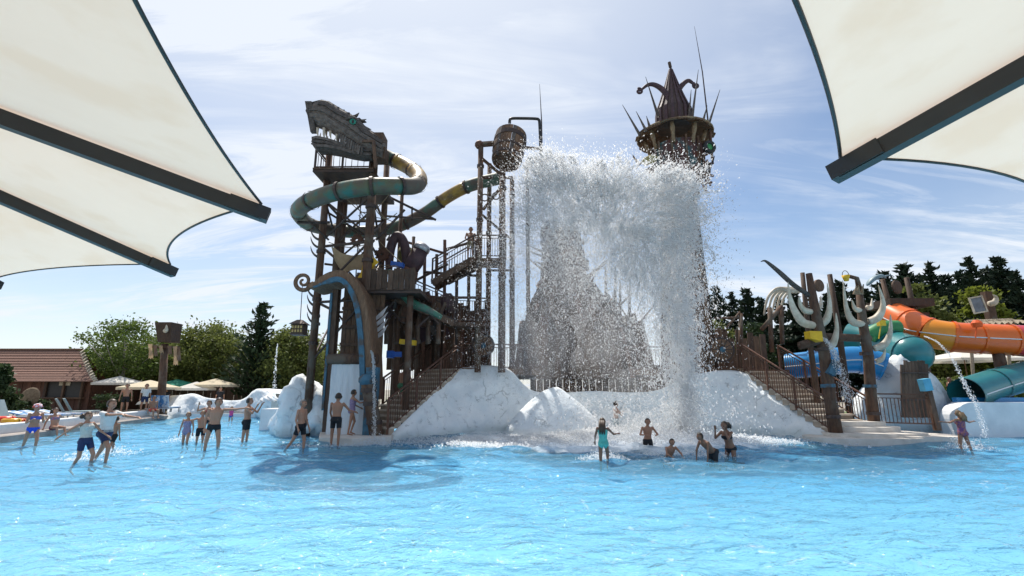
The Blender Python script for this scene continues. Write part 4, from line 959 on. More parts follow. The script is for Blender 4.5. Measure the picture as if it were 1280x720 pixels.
    for sgn, pts in ((-1, [(838, 124), (828, 112), (818, 106), (810, 106), (803, 111), (799, 114)]), (1, [(842, 122), (852, 107), (860, 101), (866, 104), (870, 107)])):
        P = [at(x, y, Yt-.45) for x, y in pts]; b = MB(); b.tube(spline(P, 5), [.20-.15*i/(5*(len(P)-1)) for i in range(5*(len(P)-1)+1)], 9); h_ = b.build('horn', M['purple'], root, smooth=True)
        b = MB(); cc = P[-1]; b.tube([cc+V(((.05+.16*(1-t))*math.cos(8*t*sgn+2), 0, (.05+.16*(1-t))*math.sin(8*t*sgn+2))) for t in [i/20 for i in range(21)]], .07, 8); b.build('curl', M['purple'], h_, smooth=True)
        pass
    for x0, y0, x1, y1, dy in ((800, 163, 778, 131, -.6), (808, 158, 795, 139, -1), (812, 152, 808, 145, -1.2), (823, 140, 807, 96, -1.3), (865, 143, 873, 87, -1.2), (861, 142, 864, 112, -1), (884, 155, 900, 112, -.6), (878, 148, 884, 132, -1)):
        b = MB(); b.tube([at(x0, y0+6, Yt+dy), at(x1, y1, Yt+dy)], [.09, .012], 7); b.build('spike', M['wood_grey'], root)
    b = MB(); b.tube([at(890, 200, Yt-.8), at(886, 160, Yt-.8), at(878, 90, Yt-.8), at(868, 33, Yt-.8)], [.06, .05, .035, .008], 6); b.build('antenna', M['steel'], root)
    b = MB(); b.tube(spline([at(891, 205, Yt-1.2), at(893, 195, Yt-1.6), at(888, 210, Yt-1.6), at(882, 206, Yt-1.3)], 5), .02, 5); b.build('cable', M['black'], root)
    b = MB(); b.lathe([(.1, -.5), (.25, -.3), (.28, .1), (.1, .5)], 10, at(812, 200, Yt-1.4), Matrix.Rotation(rad(70), 3, 'Y')); b.build('sack', mat('sack', (.30, .28, .10), (.2, .17, .07)), root, smooth=True)
    tusk(at(800, 205, Yt-1.2), (-.6, -.4, .2), .8, .1, root, .5, mt='wood')
hat_tower()
# deck clutter right of the splash: stakes, lashed poles, boarded fence
for i in range(13):
    x = rt.x-1.6+i*.36; h = rng.uniform(1.9, 2.6); b = MB(); b.bar((x, 28.6, deckz-.05), (x+rng.uniform(-.06, .06), 28.6, deckz+h), .32, .08); solo(b, 'palisade_board', M['wood_brown' if i % 2 else 'wood'], 'rough upright palisade board on the deck behind the tusk stair head', 'board', 'palisade boards at the tusk stair head')
pd = [((892, 398), (925, 397)), ((905, 414), (925, 390)), ((926, 465), (926, 392)), ((965, 440), (962, 385)), ((978, 430), (976, 382)), ((952, 412), (976, 384))]
for i, (p, q) in enumerate(pd):
    b = MB(); b.tube([at(*p, 26.2), at(*q, 26.2)], .12 if i > 1 else .06, 8); solo(b, 'lashed_pole', M['log'], 'dark lashed log pole around the head of the tusk post staircase', 'pole', 'lashed poles at the tusk stair head', smooth=True)
for i, px in enumerate((638, 655, 668, 700, 725, 745, 790, 806)):
    b = MB(); q = at(px, 455, 28.4); h = rng.uniform(1.2, 2.4); b.tube([(q.x, 28.4, deckz-.05), (q.x+rng.uniform(-.3, .3), 28.4, deckz+h)], [.15, .11], 8); solo(b, 'stake', M['log'], 'dark log stake on the deck behind the falling water', 'stake', 'log stakes behind the falling water', smooth=True)
# ------------------------------------------------------------------ tusk posts
def curve_tusk(px, Y, r, parent, mt='bone', name='tusk', dy=None):
    P = spline([at(x, y, Y+(dy[i] if dy else -.12*i)) for i, (x, y) in enumerate(px)], 6); k = len(P)-1
    b = MB(); b.tube(P, [r*(1-(i/k)**1.4)*(.8+.4*min(1, i/k*3)) + .012 for i in range(k+1)], 9); return b.build(name, M[mt], parent, smooth=True)
def tusk_post(base, top, r, Y, label, tusks, extra):
    root = thing('tusk_post', label, 'post', base, 'tusk posts'); b = MB()
    P = [lerp(V(base), V(top), t) for t in (0, .25, .5, .75, 1)]; P[2] += V((.08, 0, 0))
    b.tube(P, [r*1.1, r, r*.95, r*.85, r*.55], 11); tr = b.build('trunk', M['log'], root, smooth=True)
    for f in (.12, .3, .52): 
        c = lerp(V(base), V(top), f); d = (V(top)-V(base)).normalized(); b = MB(); b.tube([c-d*.07, c+d*.07], r*1.18, 11); b.build('band', M['steel' if f != .3 else 'cyanblue'], tr)
    for t in tusks: curve_tusk(t[1], Y, t[0], root, dy=t[2] if len(t) > 2 else None)
    extra(root); return root
def ex1(root):
    curve_tusk([(1013, 370), (992, 356), (974, 340), (962, 330), (956, 326), (951, 327)], 20.8, .10, root, 'wood_grey', 'branch')
    b = MB(); b.tube([at(1030, 423, 20.8), at(1001, 432, 20.4)], [.20, .17], 10); b.build('arm_log', M['log'], root, smooth=True)
    b = MB(); b.loft([[at(1009, 419, 20.4)+V((0, dy, dz)) for dy, dz in ((-.2, -.16), (.2, -.16), (.2, .16), (-.2, .16))], [at(1023, 421, 20.2)+V((0, dy, dz)) for dy, dz in ((-.28, -.22), (.28, -.22), (.28, .2), (-.28, .2))]]); b.build('spout', M['yellow'], root)
    b = MB(); b.bar(at(1044, 452, 20.5), at(1036, 468, 20.5), .4, .3); b.build('valve_box', M['cyanblue'], root)
tusk_post(rb+V((.1, -.25, -.2)), at(1011, 342, 20.8), .235, 20.8, 'leaning log post with curved ivory tusks, a yellow spout and a hooked branch', [
    (.17, [(1020, 407), (1004, 403), (993, 388), (987, 370), (985, 353)]), (.13, [(1016, 390), (1006, 388), (1000, 380), (999, 370)]),
    (.15, [(1026, 406), (1034, 398), (1037, 380), (1034, 354)]), (.15, [(1031, 436), (1041, 430), (1046, 412), (1045, 391)]), (.10, [(1023, 386), (1026, 380), (1026, 370)], [.3, .5, .6])], ex1)
def ex2(root):
    b = MB(); q = at(1068, 346, 21.3); b.tube([at(1074, 360, 21.4), at(1071, 348, 21.4), at(1060, 345, 21.2)], [.12, .10, .08], 8); b.build('arm', M['log'], root, smooth=True)
    c = at(1057.5, 347.5, 21.2); b = MB(); b.lathe([(.09, -.14), (.17, .12), (.15, .12), (.07, -.12)], 14, c); u = b.build('bucket', M['yellow'], root, smooth=True)
    b = MB(); b.tube([c+V((.15*math.cos(a), 0, .12+.22*math.sin(a))) for a in [math.pi*i/10 for i in range(11)]], .015, 5); b.build('handle', M['steel'], u)
    for k in range(4):
        b = MB(); q = at(1068+k*3, 368, 21.2); b.tube([q, q+V((rng.uniform(-.1, .1), -.1, .35+.2*rng.random()))], [.08, .02], 6); b.build('splinter', M['rope'], root)
tusk_post(rf+V((.15, 0, -.05)), at(1073, 357, 21.5), .22, 21.5, 'upright log post with curved ivory tusks and a small yellow bucket on top', [
    (.16, [(1080, 405), (1066, 402), (1058, 385), (1054, 353)]), (.11, [(1077, 388), (1069, 386), (1065, 375)]), (.17, [(1086, 402), (1098, 396), (1104, 380), (1098, 356)]),
    (.15, [(1092, 436), (1106, 430), (1113, 414), (1113, 393)]), (.11, [(1095, 452), (1103, 448), (1107, 436)]), (.10, [(1084, 384), (1089, 384), (1090, 373)], [.3, .5, .6])], ex2)
b = MB(); b.tube([at(1026, 421, 21.1), at(1086, 423, 21.8)], .17, 10); solo(b, 'cross_log', M['log'], 'horizontal log joining the two tusk posts', 'log', smooth=True)
for i in range(5):
    root = None; b = MB(); x = 962+i*8; P = spline([at(988+i*4, 364, 27+.6*i), at(972+i*5, 361, 27+.6*i), at(960+i*5, 372, 27+.6*i), at(955+i*5, 394, 27+.6*i)], 6); b.tube(P, [.15*(1-.75*k/18) for k in range(len(P))], 9)
    solo(b, 'rib_bone', M['bone'], 'arched ivory rib bone above the palisade boards', 'bone', 'rib bones', smooth=True)
for i, (p, q, r) in enumerate((((1003, 341), (1009, 400), .10), ((1037, 343), (1048, 410), .11), ((1103, 349), (1114, 392), .12), ((1133, 347), (1144, 395), .13))):
    b = MB(); Y = 23 if i < 2 else 28.5; a_, b__ = at(*q, Y), at(*p, Y); b.tube([V((a_.x, Y, .3)), a_, b__], [r*1.3, r*1.2, r], 8); solo(b, 'pole', M['wood'], ['dark pole behind the spout tusk post', 'dark pole between the two tusk posts', 'leaning dark pole on the slide start platform by the hooked crest', 'leaning dark pole on the slide start platform by the pines'][i], 'pole', smooth=True)
for i, (px, py, Y, r) in enumerate(((1023.5, 357, 22.6, .30), (1121, 359, 28.4, .42))):
    b = MB(); b.lathe([(r, -.05), (r, .05), (r*.7, .10), (.03, .11)], 20, at(px, py, Y), Matrix.Rotation(rad(90), 3, 'X') @ Matrix.Rotation(rad(20), 3, 'Y')); solo(b, 'round_shield', M['wood'], ['dark round shield behind the spout tusk post', 'dark round shield above the orange slide start'][i], 'shield')
b = MB(); b.box(at(1124, 381, 29), (2.6, 2, .45)); b.box(at(1124, 388, 29)+V((0, 0, -.6)), (2.2, 1.6, .7)); solo(b, 'slide_platform', M['wood'], 'dark boxy start platform at the top of the orange slide', 'platform')
b = MB(); b.tube([at(1124, 384, 29.5), V((at(1124, 384, 29.5).x, 29.5, .3))], .3, 10); solo(b, 'platform_pillar', M['log'], 'log pillar under the orange slide start platform', 'pillar', smooth=True)
crest = mat('crest_grey', (.22, .30, .33), (.14, .2, .22), 3, .5)
b = MB(); P = spline([at(1084, 357, 28), at(1091, 349, 28), at(1101, 345, 28), at(1108, 348, 28)], 5); b.tube(P, [.06, .14, .2, .24, .26, .27, .28, .28, .26, .24, .22, .18, .14, .1, .06, .03], 9, flat=.5); b.tube(spline([at(1104, 346, 28), at(1112, 344, 28), at(1118, 346, 28)], 5), [.14-.012*i for i in range(11)], 8, flat=.4)
solo(b, 'hooked_crest', crest, 'grey-blue hooked bird crest on the slide start platform', 'crest', smooth=True)

# ------------------------------------------------------------------ open slides on the right
def bigslide(pts, r, label, mats, lines=True, **k):
    root = tubeslide(pts, r, label, mats, nseg=8, n=26, flr=1.06, cap=False, group='water slides', rib=k.get('rib', mats[0]))
    P = spline(pts, 8); L = MB(); off = []
    for i, p in enumerate(P):
        t = (P[min(i+1, len(P)-1)]-P[max(i-1, 0)]).normalized(); s_ = t.cross(V((0, 0, 1))).normalized()
        if s_.y > 0: s_ = -s_
        off.append(p+s_*(r+.005)+V((0, 0, -.05)))
    L.tube(off, .03, 6); L.build('seam', M['white_wall'], root, smooth=True); return root
bigslide([at(1116, 394, 28.5), at(1134, 403, 27.6), at(1158, 415, 26.6), at(1190, 421, 26), at(1222, 423, 25.7), at(1262, 425, 25.4), at(1320, 428, 25.2), at(1400, 436, 25)], .80, 'big tube slide running from amber through orange to red', ['orange', 'orange', 'amber', 'orange', 'orange', 'red', 'red'])
_tl = bigslide([at(1062, 424, 29), at(1090, 427, 28), at(1120, 436, 26.4), at(1139, 443, 25.2)], .95, 'dark teal tube slide ending beside the gate rock', ['teal', 'teal', 'teal'])
b = MB(); b.ball(at(1139, 443, 25.2), (.95, .95, .95), 20); b.build('elbow', M['teal'], _tl, smooth=True)
bigslide([at(985, 458, 27.0), at(1015, 455, 26.2), at(1045, 451, 25.6), at(1075, 450, 25.2), at(1103, 458, 24.8)], .68, 'bright blue tube slide behind the tusk post staircase', ['slideblue']*4)
bigslide([at(1360, 452, 26.5), at(1300, 466, 25.3), at(1262, 475, 24.6), at(1232, 484, 24.0), at(1208, 492, 23.5)], .72, 'teal tube slide running down to the grey chute wall', ['teal', 'teal', 'teal'])
b = MB(); b.tube(spline([at(1086, 420, 26.8), at(1104, 411, 26.6), at(1122, 410, 26.6)], 5), .42, 14); solo(b, 'green_flume', M['green'], 'short green flume bend behind the upright tusk post', 'flume', smooth=True)
b = MB(); q = at(1101.5, 404, 24.6); b.box(q, (.3, .25, .28)); b.tube([q, q+V((-.25, 0, -.8))], .03, 6); solo(b, 'yellow_nozzle', M['yellow'], 'yellow nozzle on a thin rod above the green flume', 'nozzle')
b = MB(); q = at(1221, 405, 24.7); b.lathe([(.2, -.16), (.24, .05), (.12, .2)], 10, q); b.tube([q, q+V((-.2, 0, -.7))], .03, 6); solo(b, 'orange_nozzle', mat('nozzle_orange', (.75, .10, .015), (.6, .08, .01)), 'small orange-red nozzle perched on the orange tube', 'nozzle')
b = MB(); q = at(1247, 438, 25.5); b.tube([q, V((q.x, q.y, .2))], .26, 12); solo(b, 'slide_pillar', M['log'], 'brown pillar under the orange and red tube slide', 'pillar', smooth=True)
b = MB(); q = at(1150, 430, 26.2); b.tube([q, V((q.x, q.y, .2))], .26, 12); solo(b, 'slide_pillar', M['log'], 'brown pillar behind the gate rock under the amber tube', 'pillar', smooth=True)
# chute wall
R = []
b = MB(); x0 = gp(1190, 545).x; prof = []
yy0, yy1 = 22.6, 23.4
out_ = [(x0, 0)]+[(x0+.9-.9*math.cos(rad(a)), .75+.75*math.sin(rad(a))) for a in range(0, 91, 15)]+[(x0+14, 1.5), (x0+14, -.45), (x0, -.45)]
b.plate([V((x, yy0+.4, z)) for x, z in out_], .8, (0, 1, 0)); solo(b, 'chute_wall', M['white_wall'], 'long pale grey chute wall with a rounded end at the slide outlet', 'wall')
b = MB(); b.box((x0+7.5, 25.3, 1.25), (13, 3.6, .12)); b.box((x0+7.5, 23.6, 1.45), (13, .25, .5)); solo(b, 'chute_floor', M['slideblue'], 'light blue run-out channel behind the chute wall', 'channel')
boulder(at(1143, 500, 24.9)+V((0, .2, -.2)), (1.75, 1.0, 2.35), 'rock', 'tall pale gate rock between the landing railing and the chute wall', 21, .14, sharp=.15)
boulder(at(1110, 520, 25.6)+V((0, .2, -.2)), (1.6, 1.0, 1.7), 'rock', 'low pale rock under the blue tube behind the landing', 23, .2, sharp=.1)
G = thing('plank_gate', 'dark jagged plank gate set into the pale gate rock', 'gate', at(1142, 520, 23.55))
for i in range(8):
    px = 1127.5+i*4.3; t = at(px, 453-3*rng.random()+(4 if i in (0, 7) else 0), 23.5); bo = at(px+2, 522, 23.5); b = MB(); b.bar(bo, t, .155, .07); b.build('plank', M['wood'], G)
for py in (466, 500):
    b = MB(); b.bar(at(1126, py, 23.42), at(1161, py, 23.42), .1, .06); b.build('crossbar', M['steel'], G)
S_ = thing('shower_post', 'light blue spray box on a dark leaning post at the end of the landing railing', 'spray post', at(1171, 536, 21))
b = MB(); b.bar(at(1172, 538, 21), at(1160, 488, 21), .2, .2); b.build('post', M['wood'], S_); b = MB(); b.box(at(1156.5, 481, 20.9), (.34, .3, .5), Matrix.Rotation(rad(-8), 3, 'Y')); b.build('box', mat('sprayblue', (.12, .42, .58), (.08, .32, .46)), S_)

# ------------------------------------------------------------------ trees
LEAF = {}
def leafmat(name, a, c, tr=.45):
    return mat(name, a, c, 1.1, .6, lo=.3, hi=.7, trans=tr, spec=.25, detail=3)
LEAF['a'] = leafmat('leaf_mid', (.13, .18, .04), (.075, .115, .028)); LEAF['b'] = leafmat('leaf_olive', (.17, .19, .05), (.10, .125, .032)); LEAF['c'] = leafmat('leaf_dark', (.05, .08, .028), (.028, .048, .02), .25); LEAF['n'] = leafmat('needle_dark', (.022, .040, .020), (.012, .024, .014), .12); LEAF['y'] = leafmat('leaf_lime', (.19, .22, .03), (.12, .15, .02)); LEAF['p'] = leafmat('needle_pine', (.04, .065, .026), (.024, .042, .018), .15)
def leafmesh(name, C, size, m, r, droop=None, aspect=1.6):
    n = len(C); u = r.normal(size=(n, 3)); u /= np.linalg.norm(u, axis=1)[:, None]
    if droop is not None: u = u*.55+droop; u /= np.linalg.norm(u, axis=1)[:, None]
    w = np.cross(u, r.normal(size=(n, 3))); w /= np.linalg.norm(w, axis=1)[:, None]+1e-9
    s = size*r.uniform(.55, 1.3, (n, 1)); u = u*s*aspect*.5; w = w*s*.5
    co_ = np.stack([C-u, C+w*.9-u*.15, C+u, C-w*.9-u*.15], 1).reshape(-1, 3); F = np.arange(4*n).reshape(-1, 4)
    me = bpy.data.meshes.new(name); fast_mesh(me, co_, F); me.materials.append(m); return me
bark = M['bark'] = mat('bark', (.10, .075, .055), (.05, .038, .03), 6, .9, bump=.02)
birch = mat('pale_bark', (.42, .38, .33), (.16, .14, .12), 5, .85)
def broadleaf(H, R, seed, m, trunk_f=.3, nclump=70, per=170, leaf=.19, name='broadleaf_tree', bk=None, flat=1.0, rtop=.75):
    r = np.random.default_rng(seed); rr = random.Random(seed)
    root = bpy.data.objects.new(name, None); COL.objects.link(root); b = MB(); zt = H*trunk_f
    lean = V((rr.uniform(-.05, .05)*H, rr.uniform(-.05, .05)*H, 0)); b.tube([V((0, 0, -.2)), lean*.3+V((0, 0, zt*.6)), lean*.6+V((0, 0, zt)), lean+V((0, 0, H*.72))], [H*.022, H*.019, H*.016, H*.006], 8)
    tips = []
    for i in range(9):
        a = 2*math.pi*i/9+rr.uniform(-.3, .3); z0 = zt*rr.uniform(.75, 1.5); L = R*rr.uniform(.65, 1.0); st = lean*(.6*z0/zt)*.8+V((0, 0, z0))
        e = st+V((math.cos(a)*L, math.sin(a)*L, rr.uniform(.25, .75)*(H-z0)*.8)); md = lerp(st, e, .5)+V((0, 0, -.05*H)); b.tube([st, md, e], [H*.009, H*.006, H*.002], 6); tips += [e, md]
    b.build('trunk', bk or bark, root, smooth=True)
    C = []
    for i in range(nclump):
        if i < len(tips): c = np.array(tips[i])
        else:
            d = r.normal(size=3); d /= np.linalg.norm(d); q = r.uniform(.35, 1.0)**.6
            c = np.array([d[0]*R*q, d[1]*R*q, zt*.9+(H-zt*.9)*(.5+.5*d[2]*q*flat)]); tz = (c[2]-zt)/(H-zt); sc = 1-.45*max(0, tz-.35)/rtop; c[:2] *= sc
        s = R*r.uniform(.10, .24); k = int(per*r.uniform(.5, 1.4)); C.append(c+r.normal(size=(k, 3))*np.array([s, s, s*.6]))
    o = bpy.data.objects.new('crown', leafmesh('crown', np.concatenate(C), leaf, m, r)); COL.objects.link(o); o.parent = root
    return root
def conifer(H, R, seed, m, name='conifer_tree', leaf=.42, upright=False, dens=1.0):
    r = np.random.default_rng(seed); root = bpy.data.objects.new(name, None); COL.objects.link(root)
    b = MB(); b.tube([V((0, 0, -.3)), V((0, 0, H*.5)), V((0, 0, H*.99))], [H*.018, H*.011, .02], 7); C = []; D = []
    z = H*.10; k = 0
    while z < H*.99:
        f = (z/H-.10)/.9; L0 = R*(1-f)**.8*(.72+.28*math.sin(k*1.7))+.12; nb = 6 if f < .8 else 4
        for j in range(nb):
            a = 2*math.pi*(j+r.uniform(-.3, .3))/nb+k*.7; L = L0*r.uniform(.5, 1.2); rise = (.55 if upright else (.35 if f > .7 else -.12))
            e = V((math.cos(a)*L, math.sin(a)*L, z+L*rise)); 
            if L > .8: b.tube([V((0, 0, z)), lerp(V((0, 0, z)), e, .6)+V((0, 0, -.04*L)), e], [.05, .03, .01], 4)
            n = int(max(8, L*16*dens)); t = r.uniform(.15, 1.05, (n, 1)); P = np.array([0, 0, z])+t*(np.array(e)-np.array([0, 0, z]))
            sp = .10+.16*L*(1-t*.6); P = P+r.normal(size=(n, 3))*sp*np.array([1, 1, .45])
            C.append(P); D.append(np.tile(np.array([math.cos(a)*.7, math.sin(a)*.7, .5 if (upright or f > .7) else -.25]), (n, 1)))
        z += H*.032*(1-.3*f); k += 1
    b.build('trunk', bark, root, smooth=True)
    o = bpy.data.objects.new('crown', leafmesh('crown', np.concatenate(C), leaf, m, r, np.concatenate(D), 2.2)); COL.objects.link(o); o.parent = root
    return root
def place(root, p, label, cat, group=None, rz=0, s=1.0):
    root.location = p; root.rotation_euler = (0, 0, rz); root.scale = (s, s, s); return tag(root, label, cat, group)
def gpos(px, Y, z=.25):
    return V(((px-640)/FPX*Y*(1/_cp)*(1-0.0), Y, z))
def xat(px, Y, py=480): return at(px, py, Y).x
# left side broadleaves
def treeL(px, pytop, Y, R, seed, m, label, **k):
    H = at(px, pytop, Y).z; return place(broadleaf(H, R, seed, LEAF[m], **k), V((xat(px, Y), Y, .2)), label, 'tree', 'trees behind the sun terrace')
treeL(158, 397, 44, 3.4, 31, 'a', 'airy pale-stemmed birch-like tree behind the cream parasols', bk=birch, trunk_f=.34, nclump=62, per=120, leaf=.17)
treeL(128, 430, 50, 3.6, 32, 'a', 'rounded tree growing just behind the brown house gable', nclump=60)
treeL(196, 418, 52, 4.0, 33, 'b', 'loose tree behind the bucket totem post', nclump=70)
treeL(258, 408, 48, 3.8, 34, 'b', 'wide olive green tree above the green parasol', nclump=85)
treeL(284, 420, 52, 3.6, 35, 'a', 'mid green tree between the olive tree and the pine', nclump=70)
treeL(232, 428, 55, 4.2, 36, 'a', 'low broad tree behind the green parasol', nclump=60)
treeL(362, 412, 46, 2.8, 37, 'b', 'slim light green tree behind the hanging lantern', nclump=80, trunk_f=.15, per=190)
treeL(385, 418, 50, 3.4, 38, 'b', 'light green tree behind the dragon tower foot', nclump=70, trunk_f=.15, per=190)
treeL(345, 430, 50, 3.2, 39, 'a', 'dense bushy tree beside the pine', nclump=70, trunk_f=.1)
treeL(98, 437, 60, 2.2, 40, 'c', 'small dark tree peeking over the house roof end', nclump=40)
place(conifer(at(318, 380, 45).z, 2.9, 41, LEAF['p'], 'pine_tree', .24, True, .95), V((xat(318, 45), 45, .2)), 'dark green pine with upright shoots standing among the broadleaf trees', 'tree', 'trees behind the sun terrace')
place(broadleaf(3.3, .85, 42, LEAF['c'], .05, 55, 120, .2, 'shrub'), V((xat(-6, 27.5), 27.5, .4)), 'dark rounded evergreen shrub next to the brown house', 'shrub')
for i, (px, Y, s) in enumerate(((50, 30, .9), (142, 36, 1.3), (38, 31, .7))):
    place(broadleaf(1.5*s, .7*s, 50+i, LEAF['c'], .05, 22, 70, .13, 'bush'), V((xat(px, Y), Y, .45)), ['low dark bush below the house wall by the loungers', 'dark potted bush by the cream parasols', 'small green bush at the foot of the evergreen shrub'][i], 'bush')
# right side conifers
cf = [conifer(19, 5.2, 61, LEAF['n'], leaf=.36, dens=1.25), conifer(17, 5.6, 62, LEAF['n'], leaf=.36, dens=1.25), conifer(20, 4.9, 63, LEAF['n'], leaf=.36, dens=1.25)]
used = [0, 0, 0]
cl = [(1280, 322, 66), (1262, 336, 70), (1242, 322, 64), (1225, 340, 72), (1205, 345, 70), (1188, 329, 66), (1172, 344, 74), (1153, 331, 68), (1138, 352, 76), (1120, 355, 70), (1128, 340, 80), (1100, 362, 74), (1083, 365, 80), (1066, 352, 84), (1047, 368, 76), (1028, 372, 82), (1005, 366, 78), (985, 372, 84), (962, 374, 78), (945, 362, 74), (925, 366, 80), (905, 359, 76), (891, 368, 82), (1300, 340, 62), (1215, 360, 58), (1165, 362, 60), (1255, 365, 58), (1140, 375, 62)]
for i, (px, py, Y) in enumerate(cl):
    k = i % 3; o = cf[k] if not used[k] else copy_tree(cf[k]); used[k] = 1
    H = at(px, py, Y).z+.3; s = H/(19, 17, 20)[k]
    place(o, V((xat(px, Y), Y, .1)), 'tall dark conifer in the wood behind the tube slides', 'tree', 'dark conifers behind the slides', rz=rng.uniform(0, 6.28), s=s)
def treeR(px, py, Y, R, seed, m, label, name='broadleaf_tree', **k): return place(broadleaf(at(px, py, Y).z, R, seed, LEAF[m], name=name, **k), V((xat(px, Y), Y, .1)), label, 'tree')
treeR(1168, 357, 46, 2.4, 71, 'b', 'slender green poplar-like tree in front of the conifers above the orange slide', nclump=60, trunk_f=.2, leaf=.3)
treeR(1244, 352, 45, 1.9, 72, 'y', 'lime green narrow tree beside the framed panel pole', nclump=55, trunk_f=.15, leaf=.28)
treeR(1262, 372, 44, 1.6, 73, 'y', 'lower lime green tree beyond the red slide section', nclump=45, trunk_f=.15, leaf=.28)
treeR(1198, 392, 48, 1.8, 74, 'a', 'small round green tree behind the orange tube', nclump=45, trunk_f=.15, leaf=.26)
treeR(900, 392, 40, 1.6, 75, 'b', 'small olive green tree behind the deck railing next to the hat tower', nclump=40, trunk_f=.2, leaf=.24)
treeR(941, 400, 44, 2.0, 76, 'c', 'small dark green tree behind the palisade boards', nclump=45, trunk_f=.1, leaf=.26)
for i, px in enumerate((1178, 1192, 1208, 1224, 1240, 1256, 1272, 1290)):
    Y = 33+(i % 2); place(broadleaf(2.6+.3*(i % 3), 1.2, 80+i, LEAF['b' if i % 2 else 'a'], .05, 34, 80, .17, 'hedge_shrub'), V((xat(px, Y), Y, .2)), 'leafy green shrub in the hedge behind the teal slide', 'shrub', 'hedge shrubs behind the teal slide')
# pale blossoms on the hedge
c = nrng.uniform(size=(220, 3))*np.array([10, 1.6, 1.7])+np.array([xat(1190, 32), 31.8, 1.0]); o = bpy.data.objects.new('blossom', leafmesh('blossom', c, .14, mat('petal', (.75, .65, .42), (.7, .5, .4)), nrng)); COL.objects.link(o); tag(o, 'scattered pale blossoms over the hedge shrubs', 'blossom', kind='stuff')
# framed panel on a pole
F = thing('framed_panel', 'tilted framed grey panel with a shell on a brown pole before the conifers', 'totem', V((xat(1235, 36), 36, .3)))
t = at(1233, 368, 36); b = MB(); b.bar((t.x, 36, .3), t+V((0, 0, .2)), .55, .4); b.build('pole', M['log'], F)
Ry = Matrix.Rotation(rad(-10), 3, 'Y'); q = at(1222, 381, 35.6); b = MB(); b.box(q, (.9, .06, 1.1), Ry); b.build('panel', mat('panelgrey', (.20, .22, .25), (.12, .13, .15), 3), F)
for dx, dz, sx, sz in ((-.48, 0, .1, 1.25), (.48, 0, .1, 1.25), (0, .58, .9, .1), (0, -.58, .9, .1)):
    b = MB(); b.box(q+Ry @ V((dx, -.03, dz)), (sx, .1, sz), Ry); b.build('frame_bar', M['bone'], F)
curve_tusk([(1236, 380), (1243, 378), (1245, 372), (1241, 368)], 35.5, .22, F, name='shell')
b = MB(); P = []
for i in range(21): P.append([lerp(at(1208, 400, 33), at(1262, 398, 33), i/20)+V((0, -.35*j, -.14*j+.10*math.sin(i*2.3)*(j > 1))) for j in range(4)])
b.grid(P)
for i in range(26):
    q = lerp(at(1206, 401, 32.5), at(1264, 398, 32.5), i/25); b.bar(q, q+V((rng.uniform(-.2, .2), -.5, -.35-.3*rng.random())), .05)
for px in (1212, 1258): b.tube([at(px, 402, 33), V((xat(px, 33), 33, .3))], .1, 6)
solo(b, 'thatch_awning', mat('thatch', (.40, .34, .25), (.22, .17, .12), 9, .9), 'ragged thatch awning showing above the orange tube', 'awning')

# ------------------------------------------------------------------ parasols
def parasol(px, py, Y, r, cm, label, group, dome=.55, drop=.18, n=8, sq=False):
    ap = at(px, py, Y); root = thing('parasol', label, 'parasol', V((ap.x, Y, .4)), group)
    b = MB(); ctr = [ap]; R1 = []; R2 = []
    for k in range(n):
        a = 2*math.pi*(k+.5)/n; rr = r*(1.25 if sq and n == 4 else 1); e = ap+V((rr*math.cos(a), rr*math.sin(a), -dome)); R1.append(e); R2.append(e+V((0, 0, -drop)))
    b.add([ap]+R1+R2, [(0, 1+k, 1+(k+1) % n) for k in range(n)]+[(1+k, 1+n+k, 1+n+(k+1) % n, 1+(k+1) % n) for k in range(n)]); b.build('canopy', cm, root)
    b = MB(); b.tube([(ap.x, Y, .4), ap], .035, 8); b.build('pole', M['wood_brown'], root)
    for e in R1:
        b = MB(); b.bar(ap+V((0, 0, -.03)), e+V((0, 0, -.03)), .03); b.build('rib', M['steel'], root)
    b = MB(); b.lathe([(.3, .3), (.3, .5), (.06, .55)], 12, (ap.x, Y, 0)); b.build('foot', M['concrete'], root)
cream = mat('parasol_cream', (.78, .68, .50), (.68, .58, .42), 2, .9, trans=.3); pgreen = mat('parasol_green', (.05, .33, .22), (.04, .26, .18), 2, .9, trans=.3); pwhite = mat('parasol_white', (.80, .77, .70), (.72, .68, .62), 2, .9, trans=.3)
PG = 'parasols on the sun terrace'
parasol(150, 470, 41, 1.9, pwhite, 'off-white parasol between the house and the bucket totem', PG); parasol(188, 475, 38, 2.1, cream, 'cream parasol standing just beside the bucket totem', PG)
parasol(222, 474, 44, 2.1, pgreen, 'green parasol behind the bucket totem', PG); parasol(246, 477, 42, 1.5, pwhite, 'pale parasol next to the green parasol', PG); parasol(270, 473, 43, 1.9, cream, 'cream parasol above the far rock bank', PG)
parasol(1203, 438, 40, 3.0, pwhite, 'wide white square parasol under the orange tube', None, dome=.75, n=4, sq=True)
parasol(1275, 452, 36, 1.6, pwhite, 'white parasol partly hidden behind the teal tube', None, n=6)

